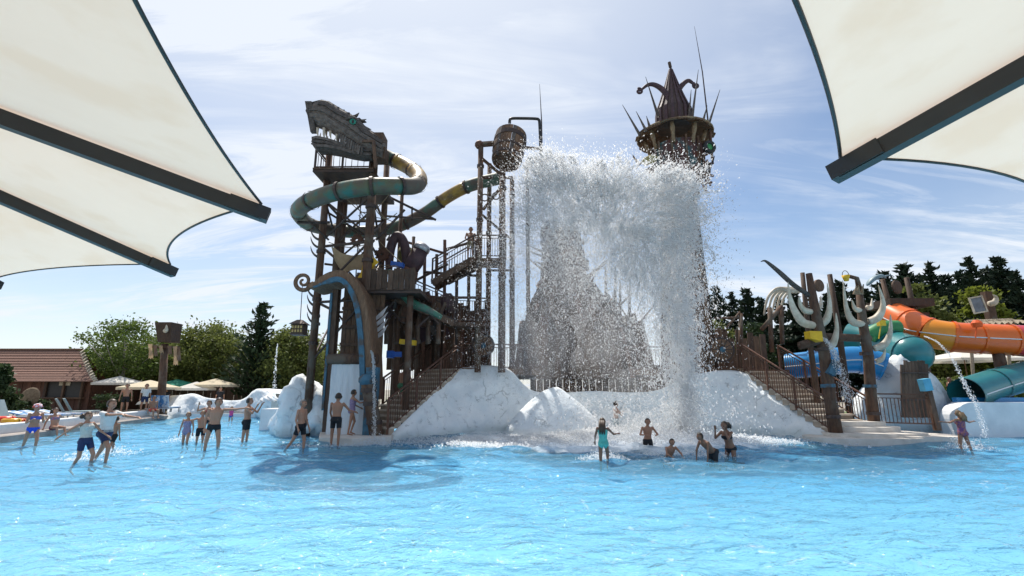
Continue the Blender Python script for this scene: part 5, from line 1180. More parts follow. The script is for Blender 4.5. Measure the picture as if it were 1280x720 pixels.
# ------------------------------------------------------------------ brown house
def house():
    x0, x1 = -52.0, xat(96, 42); ze, zr = at(60, 476, 40).z, at(60, 437, 43).z
    root = thing('brown_house', 'brown boarded house with shingled gable roof beside the pool terrace', 'house', (-44, 42, .3))
    nb = 46; xw = xat(113, 40.6); 
    for i in range(nb):
        w = (xw-x0)/nb; b = MB(); b.box((x0+(i+.5)*w, 40.7+.02*(i % 2), (ze+.3)/2), (w-.02, .08, ze-.3)); b.build('wall_board', M['redboard'], root)
    b = MB(); b.slab([(x0, 40.8), (xw, 40.8), (xw, 46), (x0, 46)], .3, ze); b.build('wall', M['redboard'], root)
    nc = 13
    for i in range(nc):
        def pt(f):
            y = lerp(39.7, 43, f); z = ze-.05+(zr-ze)*(f**1.25); return y, z
        (ya, za), (yb, zb) = pt(i/nc), pt((i+1)/nc); xe = lerp(xat(123, 40), xat(94, 43), min(1, (i+.5)/nc))
        b = MB(); b.add([(x0, ya-.05, za+.03), (xe, ya-.05, za+.03), (xe, yb, zb+.0), (x0, yb, zb), (x0, ya-.05, za-.03), (xe, ya-.05, za-.03), (xe, yb, zb-.08), (x0, yb, zb-.08)], [(0, 1, 2, 3), (7, 6, 5, 4), (0, 4, 5, 1), (1, 5, 6, 2), (2, 6, 7, 3), (3, 7, 4, 0)]); b.build('shingle_course', M['shingle'], root)
        b = MB(); b.add([(xe, ya-.06, za+.10), (xe+.12, ya-.06, za+.10), (xe+.12, yb, zb+.08), (xe, yb, zb+.08), (xe, ya-.06, za-.16), (xe+.12, ya-.06, za-.16), (xe+.12, yb, zb-.18), (xe, yb, zb-.18)], [(0, 1, 2, 3), (7, 6, 5, 4), (0, 4, 5, 1), (1, 5, 6, 2), (2, 6, 7, 3), (3, 7, 4, 0)]); b.build('bargeboard', M['bone'], root)
    b = MB(); b.add([(x0, 43, zr), (xat(94, 43), 43, zr), (xat(94, 43), 46.5, ze), (x0, 46.5, ze)], [(0, 1, 2, 3)]); b.build('roof_back', M['shingle'], root)
    b = MB(); b.bar((x0, 43, zr+.03), (xat(94, 43)+.1, 43, zr+.03), .16, .12); b.build('ridge', M['wood_brown'], root)
    # open kiosk front with posts, counter, panels
    for px in (58, 80, 103):
        b = MB(); b.bar((xat(px, 40.4), 40.45, .3), (xat(px, 40.4), 40.45, ze-.1), .16); b.build('porch_post', M['wood'], root)
    b = MB(); b.box((xat(80, 40.5), 40.55, 2.2), (3.2, .08, 1.5)); b.build('kiosk_opening_shade', M['black'], root)  # black panel standing for the shaded inside; no opening is cut
    b = MB(); b.box((xat(80, 40.3), 40.35, 1.4), (3.4, .35, .1)); b.build('counter', M['wood_brown'], root)
    b = MB(); b.box((xat(80, 40.4), 40.48, 2.55), (.9, .05, .3)); b.build('notice_board', M['bone'], root)
    for k in range(3):
        b = MB(); b.box((xat(62, 40.1)+.1, 40.2-.1*k, .75+.35*k), (1.2, .06, .05)); b.build('shelf', M['steel'], root)
M['redboard'] = mat('redbrown_board', (.16, .075, .05), (.085, .042, .03), 4, .8, bump=.01, stretch=(3, 3, .5), rnd=.25)
M['shingle'] = mat('brown_shingle', (.25, .135, .10), (.15, .085, .065), 5, .85, bump=.03, rnd=.15, stretch=(4, 1, 1))
house()
# bucket totem
Tt = thing('bucket_totem', 'tall log totem with a dark bucket box and hanging hides on the sun terrace', 'totem', V((xat(205, 37), 37, .4)))
bx = xat(205, 37); t = at(206, 430, 37); b = MB(); b.tube([(bx, 37, .3), ((bx+t.x)/2+.05, 37, t.z/2), t], [.30, .26, .24], 10); b.build('trunk', M['log'], Tt, smooth=True)
b = MB(); q = at(211, 428, 37); q2 = at(211, 404, 37); b.loft([[q+V((sx*.5, sy*.5, 0)) for sx, sy in ((-1, -1), (1, -1), (1, 1), (-1, 1))], [q2+V((sx*.64, sy*.62, 0)) for sx, sy in ((-1, -1), (1, -1), (1, 1), (-1, 1))]]); b.build('bucket_box', M['wood'], Tt)
b = MB(); b.bar(at(188, 434, 36.8), at(224, 434, 36.8), .14, .14); b.build('cross_beam', M['log'], Tt)
hide = mat('hide', (.22, .14, .09), (.12, .08, .06), 3, .9)
for k, (px, py0, py1) in enumerate(((188, 430, 449), (194, 431, 446), (201, 432, 442), (212, 432, 444), (219, 433, 457), (223, 434, 452))):
    P = []
    for i in range(5): P.append([lerp(at(px-3+i*1.5, py0, 36.6), at(px-2+i*1.2, py1-2*(i % 2), 36.6), j/4)+V((0, .06*math.sin(i+j), 0)) for j in range(5)])
    b = MB(); b.grid(P); b.build('hide', hide if k % 2 else M['cloth'], Tt)
curve_tusk([(206, 414), (208, 412), (208, 406)], 36.3, .16, Tt, name='shell')
# ------------------------------------------------------------------ loungers and terrace things
def lounger(p, rz, label, cm, back=58, group='sun loungers on the terrace'):
    root = thing('sun_lounger', label, 'lounger', (0, 0, 0), group)
    b = MB(); b.box((0, 0, .30), (.62, 1.9, .05)); b.build('frame', M['silver'], root)
    b = MB(); b.box((0, -.3, .35), (.58, 1.25, .06)); b.build('seat', cm, root)
    Rb = Matrix.Rotation(rad(back), 3, 'X'); b = MB(); b.box(V((0, .35, .36))+Rb @ V((0, .42, 0)), (.58, .84, .06), Rb); b.build('backrest', cm, root)
    for sx in (-1, 1):
        for y in (-.8, .7): 
            b = MB(); b.bar((sx*.27, y, 0), (sx*.27, y, .3), .05); b.build('leg', M['silver'], root)
    root.location = p; root.rotation_euler = (0, 0, rz); return root
lg = mat('lounger_greyblue', (.27, .34, .36), (.2, .27, .29)); lb2 = mat('lounger_blue', (.08, .22, .42), (.5, .55, .6), 2, lo=.45, hi=.52)
lounger(V((xat(24, 23.2), 23.2, .48)), rad(100), 'grey-blue sun lounger with raised back near the coloured inflatables', lg, 65)
lounger(V((xat(96, 28.5), 28.5, .48)), rad(140), 'grey-blue sun lounger with raised back below the house kiosk', lg, 60)
lounger(V((xat(105, 29.2), 29.2, .48)), rad(140), 'grey-blue sun lounger with raised back on the parasol side of the kiosk pair', lg, 60)
lounger(V((xat(203, 35.2), 35.2, .48)), rad(180), 'blue and white sun lounger at the terrace end by the totem', lb2, 80); lounger(V((xat(214, 35.4), 35.4, .48)), rad(180), 'blue and white sun lounger beside the far rock bank', lb2, 80)
tw = mat('towel', (.75, .72, .70), (.15, .3, .55), 3, .95, lo=.47, hi=.53)
for i, (px, Y) in enumerate(((50, 24.8), (84, 26.4), (66, 25.4))):
    lounger(V((xat(px, Y), Y, .48)), rad(95), ['flat lounger with blue and white towel behind the standing bikini woman', 'flat lounger with striped towel behind the seated bather', 'flat lounger with a towel between the two towel loungers'][i], tw, 12)
for i, (px, py, Y, r, cc) in enumerate(((4, 524, 22.4, .32, (.70, .05, .03)), (14, 526, 22.2, .26, (.75, .40, .03)), (22, 526, 22.5, .22, (.72, .12, .02)))):
    b = MB(); c = at(px, py, Y); b.tube([c+V((r*math.cos(a), r*.8*math.sin(a), 0)) for a in [2*math.pi*k/18 for k in range(19)]], r*.42, 10, cap=False)
    solo(b, 'swim_ring', mat('ring%d' % i, cc, tuple(k*.8 for k in cc), 3, .3), ['red inflatable swim ring lying on the terrace wall', 'yellow-orange inflatable swim ring on the terrace wall', 'small orange-red inflatable ring on the terrace wall'][i], 'swim ring', smooth=True)
b = MB(); c = at(37, 497, 30); b.lathe([(.55, -.05), (.62, 0), (.55, .05), (.02, .12)], 20, c, Matrix.Rotation(rad(80), 3, 'X')); b.tube([c, V((c.x, c.y+.1, .48))], .04, 6); solo(b, 'wicker_disc', M['rope'], 'round wicker fan shade on a stand by the house', 'shade')
# dark fence behind the terrace
FB = thing('terrace_fence', 'dark timber fence closing the back of the parasol terrace', 'fence', (-28, 47, .3))
for i in range(60):
    x = xat(118, 46)+i*.36; b = MB(); b.box((x, 46+.03*(i % 2), 1.25), (.33, .06, 2.1+.08*(i % 3))); b.build('board', M['wood'], FB)
# ------------------------------------------------------------------ people
SKIN = {}
def skin(c):
    if c not in SKIN:
        m, t, b = newmat('skin'); b.inputs['Base Color'].default_value = (*c, 1); b.inputs['Roughness'].default_value = .5
        b.inputs['Subsurface Weight'].default_value = .06; b.inputs['Subsurface Radius'].default_value = (.02, .01, .005); SKIN[c] = m
    return SKIN[c]
FAIR, TAN, BROWN = (.42, .215, .135), (.32, .155, .09), (.19, .09, .052)
CL = {}
def cloth(c, c2=None, sc=14):
    k = (c, c2)
    if k not in CL: CL[k] = mat('swimwear', c, c2 or tuple(v*.85 for v in c), sc, .75, lo=.45 if c2 else .35, hi=.55 if c2 else .7)
    return CL[k]
HAIR = {'dark': mat('hair_dark', (.022, .014, .01), (.04, .025, .016), 30, .5), 'brown': mat('hair_brown', (.07, .038, .02), (.04, .022, .012), 30, .5), 'fair': mat('hair_fair', (.25, .16, .08), (.16, .10, .05), 30, .5), 'grey': mat('hair_grey', (.22, .2, .18), (.14, .13, .12), 30, .6)}
EYE = mat('eye_dark', (.015, .012, .01), (.02, .015, .012)); LIP = mat('lip', (.30, .10, .08), (.26, .08, .07))
def capsule(b, p, q, r0, r1, n=10):
    p, q = V(p), V(q); d = (q-p); L = d.length or .001; d /= L; pts = []; rr = []
    for a in (-80, -50, -20): pts.append(p+d*r0*math.sin(rad(a))); rr.append(r0*math.cos(rad(a)))
    for a in (20, 50, 80): pts.append(q+d*r1*math.sin(rad(a))); rr.append(r1*math.cos(rad(a)))
    b.tube(pts, rr, n)
PEOPLE = []
def person(loc, face, h, label, pose, wear, hair='dark', sk=TAN, long=0, look=None, fem=False, z=None, group=None, anchor='feet', sink=0.0, vox=.017, hat=None, seat=None):
    """loc: ground point of the feet (or seat); face: heading in degrees, 0 = towards the viewer, 90 = towards +X; pose: limb directions in body space (x = own left, y = back, z up)"""
    h *= 1.15
    D = dict(lean=(0, 0, 1), ua=((.22, .02, -1), (-.22, .02, -1)), fa=((.08, -.15, -1), (-.08, -.15, -1)), th=((.06, 0, -1), (-.06, 0, -1)), sh=((.0, .04, -1), (.0, .04, -1)))
    D.update(pose); U = lambda v: V(v).normalized()
    lean = U(D['lean']); pel = V((0, 0, 0)); chest = pel+lean*.215*h; neck = pel+lean*.30*h; X = V((1, 0, 0)); back = lean.cross(X)*-1
    if back.y < 0: back = -back
    lk = U(look) if look else U(V((0, -1, 0))+V((0, 0, lean.z*.0)))
    hc = neck+(lean*.6+V((0, 0, .4))).normalized()*.088*h+lk*.012*h
    sw = (.098 if fem else .112)*h; hw = .052*h
    seg = []   # label, p, q, r0, r1
    for s in (0, 1):
        sg = 1 if s == 0 else -1
        sh = neck-lean*.035*h+X*sg*sw; el = sh+U(D['ua'][s])*.165*h; wr = el+U(D['fa'][s])*.145*h; fd = U(D['fa'][s])
        seg += [('ua', sh, el, .029*h, .022*h), ('fa', el, wr, .022*h, .0145*h)]
        hp = pel+X*sg*hw-lean*.01*h; kn = hp+U(D['th'][s])*.245*h; an = kn+U(D['sh'][s])*.235*h
        seg += [('th', hp, kn, .050*h, .033*h), ('sh', kn, an, .032*h, .019*h)]
        fd2 = U(D['sh'][s]); fwd = V((0, -1, 0)); ft = (fwd-fd2*fwd.dot(fd2)).normalized() if abs(fd2.y) < .8 else V((0, -.4, -.9))
        seg.append(('ft', an+fd2*.012*h, an+fd2*.022*h+ft*.105*h, .021*h, .014*h))
        # hand: palm and five fingers
        x, y, _ = frame_of(fd); pal = wr+fd*.042*h
        seg.append(('pa', wr+fd*.01*h, pal, .017*h, .020*h))
        for k in range(4):
            o = (k-1.5)*.0105*h; L = (.040, .047, .044, .034)[k]*h; a = pal+x*o+fd*.008*h; m_ = a+fd*L*.55-y*.006*h; e = a+fd*L*.95-y*.018*h
            seg += [('fi', a, m_, .0062*h, .0058*h), ('fi', m_, e, .0058*h, .0050*h)]
        a = wr+fd*.018*h+x*.016*h; seg.append(('fi', a, a+(fd*.6+x*.8).normalized()*.040*h, .0072*h, .0058*h))
    b = MB()
    for s_ in seg: capsule(b, s_[1], s_[2], s_[3], s_[4], 8)
    ell = [(-.055, .05, .045), (-.035, .085 if fem else .078, .062), (.02, .090 if fem else .082, .066), (.09, .070 if fem else .078, .056), (.16, .080 if fem else .092, .064), (.22, .088 if fem else .104, .066), (.265, .078 if fem else .094, .052), (.29, .046, .038), (.31, .030, .030)]
    b.loft([[pel+lean*z_*h+X*(wx*h*math.cos(a))+back*(wy*h*math.sin(a)) for a in [2*math.pi*k/16 for k in range(16)]] for z_, wx, wy in ell])
    if fem and h > 1.45:
        for sg in (-1, 1): b.ball(pel+lean*.205*h-back*.052*h+X*sg*.04*h, .034*h, 10)
    for sg in (-1, 1): b.ball(pel-lean*.02*h+back*.035*h+X*sg*.038*h, (.050*h, .045*h, .05*h), 10)
    capsule(b, neck-lean*.02*h, hc-lk*.01*h, .032*h, .030*h)
    hh = h/7.3/2*(1.12 if h < 1.3 else 1.0); b.ball(hc, (hh*.74, hh*.88, hh), 16)
    b.ball(hc+lk*.28*hh-V((0, 0, .45*hh)), (hh*.5, hh*.5, hh*.48), 12)
    capsule(b, hc+lk*.85*hh+V((0, 0, .05*hh)), hc+lk*1.02*hh-V((0, 0, .22*hh)), hh*.09, hh*.14, 6)
    ex = lk.cross(V((0, 0, 1))).normalized()
    for sg in (-1, 1): b.ball(hc+ex*sg*hh*.76, (hh*.14, hh*.2, hh*.26), 8)
    # vertical anchor
    lo = min((min(s_[1].z-s_[3], s_[2].z-s_[4]) for s_ in seg if s_[0] in ('ft', 'sh')))
    zbase = loc[2] if z is None else z
    off = (zbase-lo) if anchor == 'feet' else (zbase+.055*h)   # seat anchor
    me = b.mesh('body', skin(sk), smooth=True); o = bpy.data.objects.new('tmp_body', me); COL.objects.link(o)
    md = o.modifiers.new('r', 'REMESH'); md.mode = 'VOXEL'; md.voxel_size = vox; md.use_smooth_shade = True
    ms = o.modifiers.new('s', 'SMOOTH'); ms.factor = .5; ms.iterations = 2
    PEOPLE.append(dict(o=o, seg=seg, pel=pel, lean=lean, h=h, hc=hc, hh=hh, lk=lk, ex=ex, wear=wear, hair=hair, sk=sk, long=long, label=label, loc=(loc[0], loc[1], off), rz=rad(face), group=group, back=back, hat=hat, neck=neck))
def finish_people():
    bpy.context.view_layer.update(); dg = bpy.context.evaluated_depsgraph_get()
    for P in PEOPLE:
        o = P['o']; me = bpy.data.meshes.new_from_object(o.evaluated_get(dg)); P['me'] = me
    for P in PEOPLE:
        o, me, h = P['o'], P['me'], P['h']; bpy.data.objects.remove(o)
        me.name = 'body'; me.materials.clear(); me.materials.append(skin(P['sk'])); me.polygons.foreach_set('use_smooth', [True]*len(me.polygons))
        root = thing('person', P['label'], 'person', (0, 0, 0), P['group'])
        bo = bpy.data.objects.new('body', me); COL.objects.link(bo); bo.parent = root
        n = len(me.vertices); co_ = np.empty(n*3, np.float32); me.vertices.foreach_get('co', co_); co_ = co_.reshape(-1, 3); no = np.empty(n*3, np.float32); me.vertices.foreach_get('normal', no); no = no.reshape(-1, 3)
        best = np.full(n, 9.); lab = np.zeros(n, int); tt = np.zeros(n); names = ['to']
        pel, lean = np.array(P['pel']), np.array(P['lean'])
        tv = (co_-pel)@lean/h; dist = np.linalg.norm(co_-pel-np.outer(tv*h, lean), axis=1); td = (tv+.05)/.35
        dt_ = np.linalg.norm((co_-pel-np.outer(np.clip(tv, -.03, .29)*h, lean)), axis=1)-.085*h
        best = dt_; tt = td.copy(); kind = np.array(['to']*n, dtype=object)
        for s_ in P['seg']:
            a, c = np.array(s_[1]), np.array(s_[2]); d = c-a; L2 = d@d; t = np.clip((co_-a)@d/L2, 0, 1); ds = np.linalg.norm(co_-a-t[:, None]*d, axis=1)-(s_[3]+(s_[4]-s_[3])*t)
            m_ = ds < best; best = np.where(m_, ds, best); tt = np.where(m_, t, tt); kind[m_] = s_[0]
        hd = np.linalg.norm((co_-np.array(P['hc']))/P['hh'], axis=1) < 1.18
        nf = len(me.polygons); F = np.empty(len(me.loops), np.int32); me.loops.foreach_get('vertex_index', F); ls_ = np.empty(nf, np.int32); me.polygons.foreach_get('loop_start', ls_); lt_ = np.empty(nf, np.int32); me.polygons.foreach_get('loop_total', lt_)
        q = ls_[lt_ == 4]; Q = F[q[:, None]+np.arange(4)]
        def shell(mask, off, name, m, extra=None):
            k = mask[Q].all(axis=1)
            if not k.any(): return
            fq = Q[k]; u, inv = np.unique(fq, return_inverse=True); c = co_[u]+no[u]*off; m2 = bpy.data.meshes.new(name); fast_mesh(m2, c, inv.reshape(-1, 4)); m2.polygons.foreach_set('use_smooth', [True]*len(m2.polygons)); m2.materials.append(m)
            ob = bpy.data.objects.new(name, m2); COL.objects.link(ob); ob.parent = root; return ob
        to, th, ua = (kind == 'to') & ~hd, kind == 'th', kind == 'ua'
        for w, m in P['wear']:
            if w == 'trunks': shell((to & (tt < .27)) | (th & (tt < .62)), .016, 'shorts', m)
            elif w == 'briefs': shell((to & (tt < .24)) | (th & (tt < .22)), .009, 'swim_briefs', m)
            elif w == 'swimsuit': shell((to & (tt < .84)) | (th & (tt < .14)), .009, 'swimsuit', m)
            elif w == 'bottom': shell((to & (tt < .19)) | (th & (tt < .14)), .009, 'bikini_bottom', m)
            elif w == 'top': shell(to & (tt > .60) & (tt < .80), .009, 'bikini_top', m)
            elif w == 'shirt': shell((to & (tt > .16) & (tt < .93)) | (ua & (tt < .7)), .016, 'shirt', m)
            elif w == 'vest': shell((to & (tt > .12) & (tt < .90)), .014, 'vest', m)
        rel = (co_-np.array(P['hc']))/P['hh']; f = rel@np.array(P['lk']); zr = rel[:, 2]
        shell(hd & (((f < .15) & (zr > -.45-.3*(P['long'] > 0))) | (zr > .42+.25*np.clip(f, 0, 1))), .016*h/1.7, 'hair', HAIR[P['hair']])
        if P['long']:
            b = MB(); a = P['hc']-P['lk']*P['hh']*.75; e = a+V((0, 0, -P['long']))+P['back']*.06*h
            for k in (-1, 0, 1): b.tube([a+P['ex']*k*P['hh']*.4+V((0, 0, P['hh']*.3)), lerp(a, e, .5)+P['ex']*k*.035*h+P['back']*.02*h, e+P['ex']*k*.045*h], [.035*h, .034*h, .008*h], 8)
            b.build('long_hair', HAIR[P['hair']], root, smooth=True)
        for sg in (-1, 1):
            b = MB(); b.ball(P['hc']+P['lk']*P['hh']*.80+P['ex']*sg*P['hh']*.32+V((0, 0, .06*P['hh'])), P['hh']*.10, 6); b.build('eye', EYE, root, smooth=True)
        b = MB(); c = P['hc']+P['lk']*P['hh']*.80-V((0, 0, .52*P['hh'])); b.tube([c-P['ex']*P['hh']*.25, c+P['lk']*.04*h*0, c+P['ex']*P['hh']*.25], P['hh']*.06, 6); b.build('mouth', LIP, root)
        if P['hat']:
            b = MB(); b.lathe([(P['hh']*1.25, .0), (P['hh']*1.0, .06*h*.5), (P['hh']*.85, P['hh']*.9), (P['hh']*.3, P['hh']*1.1)], 14, P['hc']+V((0, 0, P['hh']*.15))); b.build('hat', P['hat'], root, smooth=True)
        if 'prop' in P: pass
        root.location = P['loc']; root.rotation_euler = (0, 0, P['rz'])
FL = -.30
def ft(px, py): g_ = gp(px, py, 0); return (g_.x, g_.y, FL)     # feet a little under the surface
NAVY, BLACK, WHITE = cloth((.02, .035, .10)), cloth((.012, .012, .015)), cloth((.72, .72, .70))
WALK = dict(th=((.03, -.42, -1), (-.03, .40, -1)), sh=((0, .12, -1), (0, .55, -1)))
RUN = dict(th=((.03, -.85, -1), (-.03, .45, -1)), sh=((0, .25, -1), (0, 1.2, -.75)), lean=(0, -.12, 1))
person(ft(37, 559), 60, 1.62, 'woman in a bright blue bikini and colourful cap wading by the pool wall', dict(WALK, ua=((.2, -.1, -1), (-.2, -.2, -1)), fa=((-.2, -.9, .3), (.3, -.9, .4))), [('bottom', cloth((.02, .08, .60))), ('top', cloth((.10, .12, .5)))], 'fair', FAIR, fem=True, hat=cloth((.75, .12, .08), (.75, .75, .85), 9))
sp_ = V((xat(76, 22.0), 22.0, 0)); sp_.x = -21.45
person((sp_.x, 23.5, .26), 70, 1.66, 'woman in a patterned bikini sitting on the pool kerb', dict(lean=(0, .22, 1), th=((.12, -1, -.02), (-.1, -1, .05)), sh=((0, -.55, -1), (0, -.35, -1)), ua=((.2, .5, -1), (-.2, .45, -1)), fa=((.05, .15, -1), (-.05, .2, -1))), [('bottom', cloth((.03, .03, .06), (.5, .1, .2), 20)), ('top', cloth((.05, .25, .35), (.5, .12, .2), 20))], 'dark', FAIR, fem=True, anchor='seat', long=.12)
person(ft(102, 580), 78, 1.52, 'girl in white top and navy shorts running with arms spread', dict(lean=(0, .12, 1), th=((.05, -.55, -1), (-.04, .02, -1)), sh=((0, .15, -1), (0, .65, -1)), ua=((.55, -.35, -.75), (-.55, .75, -.65)), fa=((.3, -.6, -.5), (-.35, .6, -.6))), [('vest', cloth((.55, .55, .50))), ('trunks', NAVY)], 'brown', FAIR, fem=True, long=.05)
person(ft(126, 576), 82, 1.84, 'man in white t-shirt and navy shorts striding with one arm stretched forward', dict(lean=(0, -.05, 1), th=((.04, .38, -1), (-.05, -.80, -1)), sh=((0, .6, -1), (0, .05, -1)), ua=((.2, -.9, -.30), (-.2, -1, -.12)), fa=((.0, -1, -.1), (0, -1, .05))), [('shirt', WHITE), ('trunks', NAVY)], 'brown', FAIR)
person(ft(139, 562), 170, 1.28, 'small bare-chested boy behind the man in the white t-shirt', dict(WALK), [('trunks', BLACK)], 'dark', TAN)
person(ft(231, 557), 10, 1.34, 'child in a lilac swimsuit splashing through the shallows', dict(th=((.05, -.3, -1), (-.05, .12, -1)), sh=((0, .4, -1), (0, .1, -1)), ua=((.25, 0, -1), (-.25, 0, -1))), [('swimsuit', cloth((.32, .25, .38), (.22, .2, .3)))], 'fair', FAIR, fem=True)
person(ft(249, 555), 30, 1.36, 'pale boy in dark trunks swinging his arms beside the pointing man', dict(th=((.05, -.35, -1), (-.05, .2, -1)), sh=((0, .5, -1), (0, .3, -1)), ua=((.7, -.2, -.6), (-.9, .0, -.35)), fa=((.2, -.8, -.4), (-.5, -.6, -.5))), [('trunks', BLACK)], 'fair', FAIR)
person(ft(264, 563), 20, 1.84, 'big man in black briefs pointing with an outstretched arm', dict(lean=(.06, 0, 1), th=((.16, 0, -1), (-.16, .03, -1)), sh=((.02, .03, -1), (-.05, .06, -1)), ua=((1, -.15, .02), (-.3, .2, -1)), fa=((1, -.2, .12), (.1, -.3, -1))), [('briefs', BLACK)], 'dark', FAIR, look=(.7, -.7, 0))
person(ft(257, 545), 0, 1.66, 'bather with raised forearms half hidden behind the pointing man', dict(ua=((.8, -.2, -.3), (-.8, -.2, -.3)), fa=((-.3, -.3, 1), (.3, -.3, 1))), [('bottom', BLACK), ('top', cloth((.4, .1, .08)))], 'dark', FAIR, fem=True)
person(ft(288, 527), 10, 1.12, 'far small child in a pink swim vest with arm floats', dict(ua=((1, 0, -.15), (-1, 0, -.15)), fa=((1, 0, 0), (-1, 0, 0))), [('vest', cloth((.65, .08, .25))), ('bottom', cloth((.05, .1, .4)))], 'brown', FAIR, vox=.02)
person(ft(306, 552), 100, 1.80, 'man in dark shorts holding a camera up to his face', dict(th=((.05, -.05, -1), (-.06, .08, -1)), ua=((.15, -.75, -.55), (-.15, -.7, -.6)), fa=((-.1, -.5, 1), (.1, -.5, 1))), [('trunks', BLACK)], 'dark', FAIR)
person(ft(374, 560), 80, 1.78, 'lean man in dark shorts wading away from the pale plinth', dict(lean=(0, .02, 1), th=((.04, -.18, -1), (-.04, .42, -1)), sh=((0, .02, -1), (0, .75, -1)), ua=((.12, -.1, -1), (-.12, .12, -1)), fa=((.0, -.45, -1), (0, -.4, -1))), [('trunks', BLACK)], 'grey', FAIR)
pz = (at(417, 556, 20.6).x, 20.35, .0)
person((gp(418, 558).x, gp(418, 558).y, -.12), 175, 1.82, 'broad bare-backed man in black shorts waiting at the landing slab', dict(lean=(0, -.04, 1), th=((.07, -.06, -1), (-.08, .06, -1)), ua=((.25, -.35, -1), (-.5, -.45, -.7)), fa=((0, -.5, -.8), (-.3, -.9, -.2))), [('trunks', BLACK)], 'dark', TAN)
person((gp(438, 551).x, 20.8, .22), 120, 1.62, 'girl in a mauve swimsuit stepping onto the landing slab', dict(th=((.05, -.35, -1), (-.05, .15, -1)), sh=((0, .3, -1), (0, .15, -1)), ua=((.2, -.5, -1), (-.2, -.8, -.6)), fa=((0, -.8, -.4), (0, -.9, .1))), [('swimsuit', cloth((.28, .20, .30), (.2, .14, .24)))], 'dark', TAN, fem=True)
sx_ = lerp(lb, lt, .30)+ls*.35
person((sx_.x, sx_.y, lerp(lb.z, lt.z, 5/16)), 150, 1.76, 'bare-chested man climbing the dragon tower staircase', dict(lean=(0, -.15, 1), th=((.05, -.6, -1), (-.05, .05, -1)), sh=((0, .35, -1), (0, .1, -1)), ua=((.4, -.3, -1), (-.4, -.4, -.8))), [('trunks', cloth((.08, .22, .12)))], 'brown', TAN)
q = at(588, 316, 25.6); person((q.x, 25.6, u1.z-.02), 10, 1.7, 'bather with a towel round the waist standing on the upper footbridge', dict(ua=((.3, -.2, -1), (-.3, -.3, -1)), fa=((-.2, -.7, -.4), (.2, -.6, -.4))), [('trunks', cloth((.33, .28, .17)))], 'dark', TAN)
person(ft(755, 578), 165, 1.36, 'girl in a teal swimsuit with long brown hair stepping into the splash pool', dict(lean=(.02, -.06, 1), th=((.03, .03, -1), (-.05, -.55, -1)), sh=((0, .08, -1), (0, .75, -1)), ua=((-.0+.3, -.3, -.9), (-.55, -.45, -.6)), fa=((.1, -.6, -.6), (-.5, -.9, .0))), [('swimsuit', cloth((.10, .42, .36), (.07, .34, .30)))], 'brown', BROWN, long=.36, fem=True)
g_ = gp(771, 547); person((g_.x, g_.y, FL+.1), 100, 1.55, 'bather with folded arms standing under the falling water', dict(ua=((.3, -.5, -.8), (-.3, -.5, -.8)), fa=((-.7, -.6, .4), (.7, -.6, .4))), [('trunks', cloth((.1, .2, .25)))], 'dark', TAN)
g_ = gp(814, 562); person((g_.x, g_.y+.4, -.38), 10, 1.5, 'bather facing out from the thickest foam', dict(lean=(0, -.1, 1), th=((.1, -.15, -1), (-.1, -.15, -1)), sh=((0, 1, -.05), (0, 1, -.05)), ua=((.5, -.3, -.8), (-.5, -.3, -.8)), fa=((-.5, -.7, 0), (.5, -.7, 0))), [('trunks', BLACK)], 'dark', TAN)
g_ = gp(838, 571); person((g_.x, g_.y+.2, -.38), 15, 1.3, 'child crouching to the shoulders in the foam', dict(lean=(0, -.5, 1), th=((.25, -.8, -.3), (-.25, -.8, -.3)), sh=((0, 1, .0), (0, 1, .0)), ua=((.4, -.7, -.8), (-.4, -.7, -.8)), fa=((-.3, -.8, -.3), (.3, -.8, -.3))), [('trunks', BLACK)], 'dark', TAN)
g_ = gp(892, 575); person((g_.x, g_.y, -.38), 290, 1.42, 'boy bending low with arms in the water beside the foam', dict(lean=(0, -.8, .75), th=((.1, -.15, -1), (-.1, -.1, -1)), sh=((0, 1, -.05), (0, 1, -.05)), ua=((.2, -.35, -1), (-.2, -.35, -1)), fa=((0, -.1, -1), (0, -.1, -1))), [('trunks', BLACK)], 'dark', BROWN, look=(0, -1, -.1))
g_ = gp(914, 572); person((g_.x, g_.y, -.38), 300, 1.58, 'woman kneeling in the water with both hands over her face', dict(lean=(0, -.28, 1), th=((.12, -.15, -1), (-.12, -.15, -1)), sh=((0, 1, -.05), (0, 1, -.05)), ua=((.15, -.7, -.5), (-.15, -.7, -.5)), fa=((-.25, -.25, 1), (.25, -.25, 1))), [('bottom', BLACK), ('top', BLACK)], 'dark', BROWN, fem=True, look=(0, -1, -.25), long=.15)
person(ft(1207, 563), 190, 1.44, 'girl in a purple patterned swimsuit walking with arms held wide', dict(th=((.06, -.15, -1), (-.06, .15, -1)), sh=((0, .12, -1), (0, .25, -1)), ua=((.9, -.1, -.35), (-.9, -.1, -.35)), fa=((.9, -.2, .1), (-.9, -.2, .1))), [('swimsuit', cloth((.13, .05, .16), (.35, .14, .10), 16))], 'fair', TAN, fem=True, long=.25)
q = at(1190, 497, 29); person((q.x, 29, .9), 20, 1.66, 'sunlit woman in a red bikini beyond the chute wall', dict(ua=((.3, -.3, -1), (-.3, -.3, -1)), fa=((-.4, -.7, .2), (.4, -.7, .2))), [('bottom', cloth((.4, .04, .05))), ('top', cloth((.4, .04, .05)))], 'brown', FAIR, fem=True, vox=.02)
